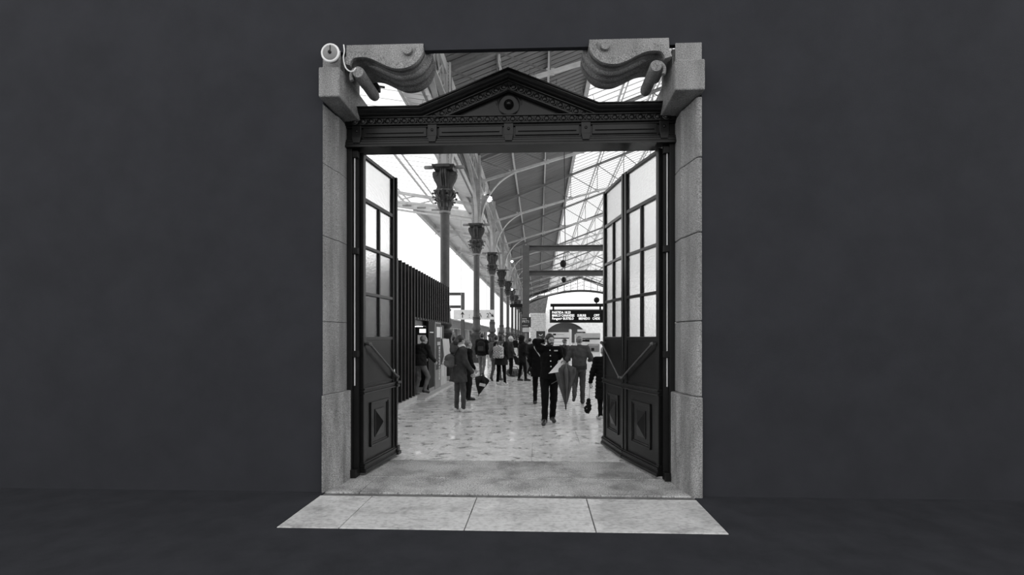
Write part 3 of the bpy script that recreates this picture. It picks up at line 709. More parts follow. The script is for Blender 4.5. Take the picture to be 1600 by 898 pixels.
tun.add([(p[0], YW+1, p[1]) for p in pts]+[(p[0], YW+8, p[1]) for p in pts], [(i, i+1, k+i+1, k+i) for i in range(k-1)])
tun.build('tunnel_lining', M_mgrey, ew)
MB().box((xt-5, YW-.1, 9.9), (xt+46, YW+1.2, 10.6)).build('wall_cornice', M_paint2, ew)
rb = MB(); rr = random.Random(8)
YR = 138.; rx0, rx1 = X(828, YR), X(853, YR)
rw = tag(MB().box((rx0, YR, 0), (rx1, YW, 8.6)).build('wall_rubble', M_rub), kind='structure')
zc_ = 0.
while zc_ < 8.4:
    hh = rr.uniform(.45, .75); xx = rx0
    while xx < rx1-.05:
        w_ = min(rr.uniform(.6, 1.3), rx1-xx)
        MB().box((xx+.012, YR-.2-rr.uniform(0, .12), zc_+.01), (xx+w_-.012, YR+.05, zc_+hh-.012)).build('stone', M_rub, rw, bevel=.05); xx += w_
    zc_ += hh
MB().prism([(X(826, YR), 8.4), (X(852, YR), 8.4), (X(857, YR), Z(857, 461, YR)), (X(842, YR), Z(842, 461, YR)), (X(826, YR), Z(826, 470, YR))], YR+.2, YR+1).build('upper_wall', mat('grey masonry', .16, .85, var=.35, vs=3, bump=.3, bs=6), rw)
# far side wall of the shed and a low boundary on the left
tag(MB().box((27.2, 6, 0), (27.8, 136, 3.2)).build('wall_right', M_stone), kind='structure')
sh = thing('platform_shelter', 'long low platform shelter far left beyond the tracks', 'shelter', (-13, 60, 0))
MB().box((-16, 36, 3.0), (-12.8, 125, 4.3)).build('shelter_fascia', M_paint, sh)
MB().box((-16.2, 36, 4.3), (-12.6, 125, 4.42)).build('shelter_roof', M_lgrey, sh)
fs_ = MB(); y = 36
while y < 125: fs_.box((-12.8, y, 3.05), (-12.74, y+.1, 4.25)); y += .5
tag(fs_.build('fascia_ribs', M_mgrey, sh), kind='stuff')
for k in range(22): MB().box((-13.3, 37+4*k, 0), (-12.9, 37.4+4*k, 3.0)).build('shelter_post', M_paint2 if k % 2 else M_mgrey, sh)
MB().box((-15.8, 36, 0), (-15.6, 125, 3)).build('shelter_wall', M_lgrey, sh)
tr = thing('train_carriage', 'pale train carriage standing far down the platform', 'train', (-6.2, 100, 0))
MB().box((-7.6, 88, .5), (-4.9, 124, 3.5)).build('carriage_body', M_paint2, tr, bevel=.15)
MB().box((-7.5, 88.5, 0), (-5.0, 123.5, .5)).build('carriage_skirt', M_dgrey, tr)
for k in range(12): MB().box((-4.905, 89.5+2.9*k, 1.6), (-4.86, 91.5+2.9*k, 2.6)).build('carriage_window', M_dark, tr)
for s_ in (-1, 1): MB().box((-6.25+s_*.7-.4, 87.94, 1.5), (-6.25+s_*.7+.4, 88.01, 2.6)).build('cab_window', M_dark, tr)
# ------------------------------------------------------------------ steel frames, signs, lamps
def gantry(label, xp, y, s_, x1, zt1, zt2):
    r = thing('steel_gantry', label, 'gantry', (xp, y, 0))
    MB().box((xp-.16, y-.16, 0), (xp+.16, y-.13, zt1)).box((xp-.16, y+.13, 0), (xp+.16, y+.16, zt1)).box((xp-.02, y-.13, 0), (xp+.02, y+.13, zt1)).build('gantry_post', M_gant, r)
    xo = x1
    MB().box((xo-.16, y-.16, 0), (xo+.16, y+.16, zt1)).build('gantry_post', M_gant, r)
    for z in (zt1, zt2):
        MB().box((min(xp, xo), y-.15, z-.03), (max(xp, xo), y+.15, z)).box((min(xp, xo), y-.15, z-.26), (max(xp, xo), y+.15, z-.23)).box((min(xp, xo), y-.02, z-.23), (max(xp, xo), y+.02, z-.03)).build('gantry_beam', M_gant, r)
    return r
YQ = 24.
g1 = gantry('tall grey steel frame with two beams behind the departures board', X(822, YQ), YQ, 1, 9.5, Z(822, 384, YQ), Z(822, 423, YQ))
g2 = gantry('grey steel frame seen between first and second columns', X(723, 46), 46, -1, -11.4, Z(723, 457, 46), Z(723, 477, 46))
xp = X(822, YQ); p = P(822, 503, YQ-.3)
zs_ = thing('zone_sign', 'dark square zone sign fixed to the steel post', 'sign', (p.x, YQ-.2, p.z-.25))
hw, hh = .235, .25
MB().box((-hw, -.03, 0), (hw, .03, 2*hh)).build('panel', M_dgrey, zs_, local=True, bevel=.008)
RT = (math.pi/2, 0, 0)
text('zona', .12, (-hw+.04, -.034, .385), RT, M_white, zs_)
text('PRT1', .17, (-hw+.035, -.034, .22), RT, M_white, zs_, space=.95)
text('andante', .085, (-hw+.05, -.034, .055), RT, M_white, zs_)
MB().box((-.18, -.02, -.24), (.18, .03, -.015)).build('lower_plate', M_lgrey, zs_, local=True)
MB().box((-.07, -.02, -.62), (.05, .03, -.28)).build('notice', M_mgrey, zs_, local=True)
# departures board
YD = 17.
pa, pb = P(859, 484, YD), P(949, 504, YD)
db = thing('departures_board', 'black departures board with three lines of lit white text', 'board', ((pa.x+pb.x)/2, YD, pb.z))
w_ = (pb.x-pa.x)/2; h_ = pa.z-pb.z
MB().box((-w_, -.1, 0), (w_, .1, h_)).build('housing', M_dgrey, db, local=True, bevel=.012)
MB().box((-w_+.05, -.108, .03), (w_-.03, -.095, h_-.03)).build('screen', M_dark, db, local=True)
sz = .117
for i, rows in enumerate(([('PARTIDA 18:20', 0)], [('MARCO CANAVESES', 0), ('SUBURB', .46), ('CPPT', .76)], [('Paragem> BUSTELO', 0), ('MEINEDO', .485), ('CAIDE', .735)])):
    for s_, o_ in rows:
        ob = text(s_, sz, (-w_+.075+o_*(2*w_-.1), -.112, h_-.135-.105*i), RT, M_led, db, sx=(.84, .72, .76)[i], bold=.0012)
for q in (-w_+.12, w_-.25): MB().box((q-.025, -.03, h_), (q+.035, .03, h_+.12)).build('hanger', M_dark, db, local=True)
MB().box((-w_+.02, -.05, h_+.11), (w_+1.2, .05, h_+.215)).build('top_rail', M_dark, db, local=True)
MB().box((w_+1.1, -.06, -pb.z), (w_+1.22, .06, h_+.21)).build('support_post', M_dgrey, db, local=True)
p = P(934, 470, 16.6)
ls = thing('loudspeaker', 'small round black loudspeaker above the departures board', 'loudspeaker', (p.x, 16.95, db.location.z+h_+.215))
MB().lathe([(.06, .12), (.10, 0), (.10, -.03), (.07, -.04), (.02, -.02)], 16, M=Matrix.Translation((0, -.05, .12)) @ R90).build('horn', M_dark, ls, local=True, smooth=True)
MB().ball((0, -.08, .12), .028, 8, 5).build('cone', M_lgrey, ls, local=True, smooth=True)
MB().bar((0, .02, 0), (0, .02, .14), .04).build('bracket', M_dark, ls, local=True)
for (px, py, yy, lb) in ((880, 412, 29, 'upper of the two black globe lamps hanging in front of the gable'), (881, 437, 38, 'lower black globe lamp hanging just under the second gantry beam')):
    p = P(px, py, yy)
    r = thing('hanging_lamp', lb, 'lamp', tuple(p))
    MB().ball((0,0,0), (.19, .19, .23), 14, 8).build('globe', M_dark, r, local=True, smooth=True)
    MB().tube([(0, 0, .2), (.12, 0, 1.1), (.05, 0, zr(p.x)-p.z-.02)], .022, 6).build('cord', M_dgrey, r, local=True)
# directions sign hung across the aisle
YS = 33.5
pa, pb = P(709, 484, YS), P(772, 499, YS)
ds = thing('direction_sign', 'long white hanging sign with arrows behind the second column', 'sign', ((pa.x+pb.x)/2, YS, pb.z))
w_ = (pb.x-pa.x)/2; h_ = pa.z-pb.z
MB().box((-w_, -.06, 0), (w_, .06, h_)).build('panel', M_white, ds, local=True)
def arrow(x, z, ang, s=.26):
    m = MB(); M = Matrix.Translation((x, -.065, z)) @ Matrix.Rotation(ang, 4, 'Y')
    m.box((-.028, 0, -s*.75), (.028, .01, s*.45), M).prism([(-.13, .02), (0, .24), (.13, .02), (.07, .02), (0, .13), (-.07, .02)], 0, .01, 'XZ', M)
    return m.build('arrow', M_dark, ds, local=True)
arrow(-w_+.62, h_*.47, 0); arrow(w_-.18, h_*.5, math.radians(135))
text('A', .42, (w_*.28-.1, -.065, h_*.22), RT, M_dark, ds); text('2', .42, (w_*.62, -.065, h_*.22), RT, M_dark, ds)
text(':', .42, (-w_*.25, -.065, h_*.2), RT, M_dark, ds)
for q in (-w_+.5, w_-.5): MB().bar((q, 0, h_), (q, 0, za_(q+ds.location.x)-.1-pb.z), .025).build('rod', M_lgrey, ds, local=True)
pa, pb = P(797, 475, 62), P(816, 480, 62)
hb_ = thing('hanging_board', 'thin dark board hung end-on between the far columns and post', 'board', ((pa.x+pb.x)/2, 62, pb.z))
MB().box((-.8, -.08, 0), (.8, .08, .42)).build('panel', M_dark, hb_, local=True)
for q in (-.6, .6): MB().bar((q, 0, .42), (q, 0, zr(q+hb_.location.x)-.1-pb.z), .04).build('rod', M_dgrey, hb_, local=True)
# lamps
for (px, py, yy, r_, lb) in ((764, 310, 33, .2, 'brightest floodlight, glaring between the second and third columns'), (751, 311, 36, .11, 'smaller lit lamp just left of the brightest floodlight'), (800, 408, 56, .12, 'small lit lamp high up over the far columns'), (800, 452, 66, .1, 'faint lit lamp lowest over the far columns')):
    p = P(px, py, yy)
    r = thing('floodlight', lb, 'lamp', tuple(p))
    MB().ball((0, 0, 0), r_, 12, 8).build('bulb', M_lamp, r, local=True, smooth=True)
    MB().lathe([(r_*.5, .0), (r_*1.1, r_*.6), (r_*.8, r_*1.3), (.03, r_*1.5)], 14).build('reflector', M_dgrey, r, local=True, smooth=True)
    zt_ = zr(p.x)-.2-p.z if p.x > CXL else H0+9.45-p.z
    MB().tube([(0, 0, r_*1.3), (0, 0, zt_)], .02, 6).build('drop_rod', M_dgrey, r, local=True)
# ================================================================== SLATTED KIOSK on the left
KX = -3.29
y0, y1, yo = 11.25, 17.75, 12.9
zt = 3.52; zo = 2.2
ki = thing('slatted_kiosk', 'black kiosk clad in vertical slats with a recessed machine bay', 'kiosk', (KX, 14.5, 0))
MB().box((KX-2.6, y0+.05, .12), (KX-.14, yo, zt-.05)).box((KX-2.6, yo, zo+.02), (KX-.14, y1, zt-.05)).box((KX-2.6, yo, .12), (KX-1.25, y1, zo+.02)).build('kiosk_body', M_dark, ki)
MB().box((KX-2.65, y0-.02, -.02), (KX+.03, yo+.02, .12)).build('kiosk_base', M_lgrey, ki, bevel=.01)
n = 22; st = (y1-y0)/(n-1)
for i in range(n):
    y = y0+st*i
    full = y < yo-.02
    MB().box((KX-.14, y-.03, .12 if full else zo-.02), (KX+.0, y+.03, zt+.01)).build('slat', M_fin, ki)
MB().box((KX-.14, yo, zo-.03), (KX-.02, y1, zo+.03)).build('bay_head', M_dgrey, ki)
# vertical lettering on the front slat
RV = (math.pi/2, -math.pi/2, 0)
text('EXCHANGE', .2, (KX-.01, y0-.033, 2.25), RV, M_white, ki, local=False, bold=.004, space=1.05)
text('a o I', .14, (KX-.005, y0-.033, 1.42), RV, M_white, ki, local=False, space=3.2)
# bay: floor, side panels, fittings
MB().box((KX-1.25, yo, -.02), (KX+.25, y1+.1, .05)).build('bay_floor', M_lgrey, ki)
yb = 16.1
MB().box((KX-1.25, yo+.02, .05), (KX-1.2, y1, zo)).build('bay_back', M_dgrey, ki)
MB().box((KX-1.22, yb, .05), (KX-.75, yb+.06, zo)).build('bay_side', M_dgrey, ki)
MB().box((KX-1.2, yo+.5, zo-.17), (KX-.15, yb-.1, zo-.03)).build('bay_sign', M_mgrey, ki)
# cash machine at the end of the bay, facing the gate
am = thing('cash_machine', 'dark cash machine inside the kiosk bay with a small lit sign', 'machine', (KX-.45, yb-.25, .05))
ya = yb-.30
B = lambda name, mb, m, par=am, **k: mb.build(name, m, par, **k)
B('cabinet', MB().box((KX-.78, ya, .05), (KX-.1, yb+.3, 2.12)), M_dark, bevel=.01)
B('lit_sign', MB().box((KX-.62, ya-.012, 1.83), (KX-.26, ya, 1.96)), M_lit)
B('poster', MB().box((KX-.68, ya-.01, 1.42), (KX-.24, ya, 1.76)), M_white)
B('screen', MB().box((KX-.6, ya-.012, 1.15), (KX-.3, ya, 1.38)), M_mgrey)
B('keypad', MB().prism([(ya-.12, 1.0), (ya, 1.0), (ya, 1.1)], KX-.6, KX-.3, 'YZ'), M_steel)
B('bay_fill_light', MB().box((KX-.9, ya-.9, zo-.19), (KX-.35, ya-.7, zo-.17)), M_bay)  # added glowing panel, put in to brighten the dark bay
# panels facing the platform
yp0 = P(668, 505, 0).y
def ky(px): 
    k = kx(px); return KX/k
p1 = thing('kiosk_pillar', 'plain black upright panel between the machine bay and the lettered panel', 'panel', (KX, ky(672.5), .05))
MB().box((KX-.05, ky(668), .05), (KX+.03, ky(677), zo-.03)).build('panel', M_dark, p1, bevel=.008)
MB().box((KX+.03, ky(670), 1.82), (KX+.035, ky(675.5), 1.85)).build('handle', M_white, p1)
MB().box((KX-.02, ky(668.5), .05), (KX+.04, ky(677), .16)).build('foot_plate', M_mgrey, p1)
p2 = thing('lettered_panel', 'grey upright panel with white vertical lettering beside the card machine', 'panel', (KX, ky(682), .05))
MB().box((KX-.05, ky(678), .05), (KX+.04, ky(687), zo-.03)).build('panel', M_mgrey, p2, bevel=.008)
MB().box((KX+.035, ky(679), .65), (KX+.045, ky(686.3), 2.12)).build('dark_field', M_dgrey, p2)
MB().box((KX+.044, ky(680), 1.68), (KX+.05, ky(685.5), 2.02)).build('sticker', M_white, p2)
MB().box((KX+.044, ky(681), 1.43), (KX+.05, ky(685.5), 1.54)).build('sticker', M_lgrey, p2)
RS = (math.pi/2, -math.pi/2, math.pi/2)
text('EXCHANGE', .205, (KX+.05, ky(684.8), .30), RS, M_white, p2, local=False, bold=.006)
KM = KX-.27
mc = thing('card_machine', 'tall pale-fronted card machine at the far end of the kiosk', 'machine', (KM+.1, ky(692), .0))
q0, q1 = ky(689.2), ky(700)
MB().box((KM-.05, q0, .02), (KM+.12, q1, 2.12)).build('cabinet', M_dgrey, mc, bevel=.01)
MB().box((KM+.10, q0+.03, 1.62), (KM+.145, q1-.5, 2.05)).build('top_label', M_white, mc)
text('OA', .15, (KM+.146, q0+.12, 1.85), (math.pi/2, 0, math.pi/2), M_dgrey, mc, local=False)
MB().prism([(KM+.12, .75), (KM+.30, .80), (KM+.36, 1.05), (KM+.30, 1.62), (KM+.12, 1.66)], q0+.05, q1-.1).build('console', M_mgrey, mc, bevel=.01)
MB().prism([(KM+.30, .79), (KM+.375, 1.05), (KM+.315, 1.63), (KM+.30, 1.62), (KM+.345, 1.05), (KM+.28, .8)], q0+.03, q1-.05).build('console_rim', M_lgrey, mc)
MB().box((KM+.12, q0+.05, .05), (KM+.26, q1-.2, .76)).build('lower_case', M_lgrey, mc, bevel=.01)
MB().box((KM+.34, q0+.2, .92), (KM+.37, q0+.45, 1.02)).build('card_slot', M_dark, mc)
MB().box((KM+.24, q0+.3, .35), (KM+.266, q0+.4, .70)).build('side_mark', M_white, mc)
# ================================================================== INFORMATION BOARDS behind the crowd
YI = 25.
def board(name, label, cat_, x0, x1, ztop, y):
    pa, pb = P(x0, 520, y), P(x1, 520, y)
    return thing(name, label, cat_, ((pa.x+pb.x)/2, y, 0)), (pb.x-pa.x)/2
r, w = board('poster_case', 'large white timetable case with grey header behind the uniformed man', 'notice board', 855, 890, 0, YI)
zt2 = Z(872, 519, YI)
MB().box((-w, -.06, .35), (w, .06, zt2)).build('case', M_white, r, local=True, bevel=.01)
MB().box((-w+.03, -.07, zt2-.25), (w-.03, -.055, zt2-.03)).build('header', M_white, r, local=True)
MB().box((-w+.3, -.08, zt2-.15), (-w+.45, -.065, zt2-.07)).build('header_mark', M_dark, r, local=True)
MB().box((-w+.5, -.08, zt2-.12), (w-.3, -.065, zt2-.105)).build('header_line', M_mgrey, r, local=True)
MB().box((-w+.05, -.075, .5), (w-.05, -.06, zt2-.33)).build('sheet', M_white2, r, local=True)
MB().box((-w+.03, -.08, zt2-.33), (w-.03, -.06, zt2-.28)).build('header_rule', M_dgrey, r, local=True)
ln = MB()
for k in range(9): ln.box((-w+.12, -.08, zt2-.5-.14*k), (w-.3-.15*(k % 3), -.073, zt2-.485-.14*k))
tag(ln.build('text_lines', M_mgrey, r, local=True), kind='stuff')
for q in (-w-.03, w+.03): MB().lathe([(.07, 0), (.07, zt2+.12), (.04, zt2+.16)], 12, (q, 0, 0)).build('post', M_white, r, local=True, smooth=True)
r, w = board('ticket_machine', 'grey ticket machine with dark header behind the grey-jacketed man', 'machine', 899, 938, 0, YI)
MB().box((-w, -.05, .0), (w, .5, zt2-.1)).build('cabinet', M_white, r, local=True, bevel=.015)
MB().box((-w+.02, -.12, zt2-.28), (w-.02, -.03, zt2-.04)).build('hood', M_lgrey, r, local=True, bevel=.01)
MB().box((-w+.35, -.07, zt2-.48), (-w+.72, -.045, zt2-.38)).build('dark_label', M_dark, r, local=True)
MB().box((-w+.03, -.075, zt2-.36), (w-.03, -.045, zt2-.31)).build('header_rule', M_dgrey, r, local=True)
MB().box((-w+.62, -.09, .95), (w-.06, -.045, zt2-.6)).build('screen_surround', M_mgrey, r, local=True, bevel=.01)
MB().box((-w+.68, -.1, 1.3), (w-.12, -.085, zt2-.66)).build('screen', M_white, r, local=True)
MB().box((-w+.8, -.1, 1.0), (-w+.95, -.085, 1.15)).build('slot', M_dark, r, local=True)
MB().box((-w+.25, -.07, 1.15), (-w+.5, -.045, 1.62)).build('leaflet', M_white, r, local=True)
pp = P(845, 523, 26)
r = thing('dark_poster', 'small dark poster board with a white mark behind the scarfed woman', 'poster', (pp.x, 26, 0))
MB().box((-.24, -.03, 1.3), (.24, .03, 2.02)).build('panel', M_dgrey, r, local=True, bevel=.008)
MB().tube([(-.1, -.035, 1.84), (-.04, -.035, 1.78), (.04, -.035, 1.79), (.1, -.035, 1.86)], .02, 6).build('mark', M_white, r, local=True)
MB().bar((0, 0, 0), (0, 0, 1.3), .06).build('post', M_dgrey, r, local=True)
pp = P(909, 517, 40)
r = thing('white_strip_sign', 'narrow white sign above the ticket machine before the dark tunnel', 'sign', (pp.x, 40, 0))
MB().box((-.36, -.03, Z(909, 518, 40)), (.36, .03, Z(909, 515.5, 40)+.05)).build('panel', M_white, r, local=True)
MB().bar((0, .0, 0), (0, .0, Z(909, 518, 40)), .07).build('post', M_mgrey, r, local=True)
# ================================================================== PEOPLE
# soft-union distance fields turned into smooth meshes by surface nets (bodies stay one continuous surface)
A_ = lambda *v: np.array(v, dtype=np.float32)
def d_cone(Q, a, b, r1, r2):
    a = A_(*a); b = A_(*b); ab = b-a; q = Q-a
    t = np.clip(q @ ab/max(1e-9, float(ab @ ab)), 0, 1)
    return np.linalg.norm(q-t[:, None]*ab, axis=1)-(r1+(r2-r1)*t)
def d_ell(Q, c, r):
    r = A_(*r); q = (Q-A_(*c))/r; k0 = np.linalg.norm(q, axis=1); k1 = np.linalg.norm(q/r, axis=1)+1e-9
    return k0*(k0-1)/k1
def d_skirt(Q, c0, c1, r0, r1):      # elliptical frustum from c0 (top) to c1 (hem), radii (x, y)
    t = np.clip((c0[2]-Q[:, 2])/(c0[2]-c1[2]), 0, 1)
    cx = c0[0]+(c1[0]-c0[0])*t; cy = c0[1]+(c1[1]-c0[1])*t; a = r0[0]+(r1[0]-r0[0])*t; b = r0[1]+(r1[1]-r0[1])*t
    k = np.sqrt(((Q[:, 0]-cx)/a)**2+((Q[:, 1]-cy)/b)**2)
    d = (k-1)*np.minimum(a, b)
    return np.maximum(d, np.maximum(c1[2]-Q[:, 2], Q[:, 2]-c0[2]-.02))
def d_box(Q, c, h, r, R=None):
    q = Q-A_(*c)
    if R is not None: q = q @ np.array(R, dtype=np.float32)
    q = np.abs(q)-(A_(*h)-r)
    return np.linalg.norm(np.maximum(q, 0), axis=1)+np.minimum(q.max(axis=1), 0)-r
def smin(a, b, k):
    if k <= 0: return np.minimum(a, b)
    h = np.clip(.5+.5*(b-a)/k, 0, 1); return b*(1-h)+a*h-k*h*(1-h)
def field(prims, k):
    def fn(Q):
        f = None
        for p in prims:
            d = {'c': d_cone, 'e': d_ell, 's': d_skirt, 'b': d_box}[p[0]](Q, *p[1:])
            f = d if f is None else smin(f, d, k)
        return f
    return fn
def bounds(prims):
    lo = np.full(3, 9.); hi = -lo
    for p in prims:
        if p[0] == 'c': s = [(np.array(p[1])-p[3], np.array(p[1])+p[3]), (np.array(p[2])-p[4], np.array(p[2])+p[4])]
        elif p[0] == 'e': s = [(np.array(p[1])-p[2], np.array(p[1])+p[2])]
        elif p[0] == 's': s = [(np.array(p[1])-(*p[3], .03), np.array(p[1])+(*p[3], .03)), (np.array(p[2])-(*p[4], .0), np.array(p[2])+(*p[4], 0))]
        else: m = max(p[2])*1.3; s = [(np.array(p[1])-m, np.array(p[1])+m)]
        for a, b in s: lo = np.minimum(lo, a); hi = np.maximum(hi, b)
    return lo-.03, hi+.03
def nets(fn, lo, hi, h):
    n = [int(math.ceil((b-a)/h))+2 for a, b in zip(lo, hi)]
    ax = [lo[i]+h*np.arange(n[i]) for i in range(3)]
    G = np.stack(np.meshgrid(*ax, indexing='ij'), -1).reshape(-1, 3).astype(np.float32)
    f = fn(G).reshape(n)
    s = f < 0
    cnt = np.zeros([q-1 for q in n], np.int8)
    sl = lambda o: tuple(slice(o[i], n[i]-1+o[i]) for i in range(3))
    corners = [(i, j, k) for i in (0, 1) for j in (0, 1) for k in (0, 1)]
    for o in corners: cnt += s[sl(o)]
    ci = np.argwhere((cnt > 0) & (cnt < 8))
    if not len(ci): return [], []
    idx = np.full(cnt.shape, -1, np.int32); idx[tuple(ci.T)] = np.arange(len(ci))
    F8 = {o: f[tuple((ci+np.array(o)).T)] for o in corners}
    acc = np.zeros((len(ci), 3)); c = np.zeros(len(ci))
    for o in corners:
        for a in range(3):
            if o[a]: continue
            o2 = list(o); o2[a] = 1; fa, fb = F8[o], F8[tuple(o2)]
            x = (fa < 0) != (fb < 0); t = np.where(x, fa/np.where(x, fa-fb, 1), 0)
            p = np.tile(np.array(o, float), (len(ci), 1)); p[:, a] += t
            acc += p*x[:, None]; c += x
    V = np.array(lo)+h*(ci+acc/c[:, None])
    faces = []
    for a in range(3):
        b, d = (a+1) % 3, (a+2) % 3
        sA = [slice(None)]*3; sB = [slice(None)]*3; sA[a] = slice(0, -1); sB[a] = slice(1, None)
        e = np.argwhere(s[tuple(sA)] != s[tuple(sB)])
        e = e[(e[:, b] > 0) & (e[:, d] > 0) & (e[:, b] < n[b]-1) & (e[:, d] < n[d]-1)]
        q = []
        for ob, od in ((-1, -1), (0, -1), (0, 0), (-1, 0)):
            w = e.copy(); w[:, b] += ob; w[:, d] += od; q.append(idx[tuple(w.T)])
        q = np.stack(q, 1); fl = s[tuple(e.T)]
        q[~fl] = q[~fl][:, ::-1]
        faces.append(q[(q >= 0).all(1)])
    return V, np.concatenate(faces)
def sdf_mesh(name, pieces, m, parent=None, loc=(0,0,0), rz=0, sc=1., scaled=True):
    """pieces: list of (fn, lo, hi, h); joined into ONE mesh"""
    V = []; Fc = []; o = 0
    for fn, lo, hi, h in pieces:
        v, f = nets(fn, lo, hi, h)
        if len(v): V.append(np.array(v)*sc); Fc.append(np.array(f)+o); o += len(v)
    V = np.concatenate(V); Fc = np.concatenate(Fc)
    me = bpy.data.meshes.new(name)
    me.vertices.add(len(V)); me.vertices.foreach_set('co', V.astype(np.float32).ravel())
    me.loops.add(Fc.size); me.loops.foreach_set('vertex_index', Fc.astype(np.int32).ravel())
    me.polygons.add(len(Fc)); me.polygons.foreach_set('loop_start', np.arange(0, Fc.size, 4, dtype=np.int32))
    me.update(calc_edges=True); me.shade_smooth(); me.materials.append(m)
    ob = bpy.data.objects.new(name, me); COL.objects.link(ob); ob.location = loc; ob.rotation_euler = (0, 0, rz)
    if parent is not None: ob.parent = parent
    return ob
_mc = {}
def cloth(v, r=.85, pattern=None):
    k = (round(v, 3), r, pattern)
    if k not in _mc:
        _mc[k] = mat('cloth', v*(.6 if v < .3 else .9), r, var=.22, vs=7, bump=.5, bs=14, spec=.1)
    return _mc[k]
M_skin = mat('skin', .36, .5, var=.06, vs=8)
M_jean = mat('denim', .045, .85, var=.35, vs=6, bump=.5, bs=16)
M_shoe = mat('dark shoe', .02, .35)
M_sneak = mat('pale shoe', .55, .55, var=.2, vs=14)
M_hairm = mat('dark hair', .014, .4, var=.5, vs=14, stretch=(1,1,.3), bump=.6, bs=40)
M_hairg = mat('grey hair', .22, .5, var=.4, vs=18, bump=.6, bs=50)
M_hairw = mat('white hair', .62, .6, var=.2, vs=18, bump=.6, bs=50)
M_eye = mat('eye', .01, .1)
def rot(yaw, pitch=0, roll=0):
    return np.array((Matrix.Rotation(yaw, 3, 'Z') @ Matrix.Rotation(pitch, 3, 'X') @ Matrix.Rotation(roll, 3, 'Y')))
def hand_field(wrist, d, palm, curl, side):
    """a hand in its own frame: d = direction of fingers, palm = palm normal"""
    d = Vector(d).normalized(); p = Vector(palm); p = (p-d*p.dot(d)).normalized(); u = d.cross(p)   # u runs across the knuckles
    u = u*side; w = Vector(wrist); pr = []
    T = lambda a, b, c: tuple(w+d*a+u*b+p*c)
    pr.append(('c', T(-.03, 0, 0), T(.03, 0, 0), .027, .026))
    for b in (-.028, -.01, .01, .028): pr.append(('c', T(.03, b*.7, 0), T(.085, b, 0), .016, .0135))
    for b, L in ((.030, .066), (.0105, .076), (-.0095, .071), (-.0285, .056)):
        a0 = .088; ang = 0; x, z = a0, 0
        for s_, l in ((.35, .45), (.9, .32), (.75, .25)):
            ang += s_*curl; x2, z2 = x+L*l*math.cos(ang), z+L*l*math.sin(ang)
            pr.append(('c', T(x, b, z), T(x2, b*1.06, z2), .0095, .0082)); x, z = x2, z2
    t0, t1, t2, t3 = T(.012, .024, .008), T(.045, .052, .02+.01*curl), T(.072, .058-.012*curl, .03+.015*curl), T(.092, .05-.02*curl, .036+.02*curl)
    pr += [('c', t0, t1, .016, .012), ('c', t1, t2, .0115, .010), ('c', t2, t3, .010, .008)]
    return pr
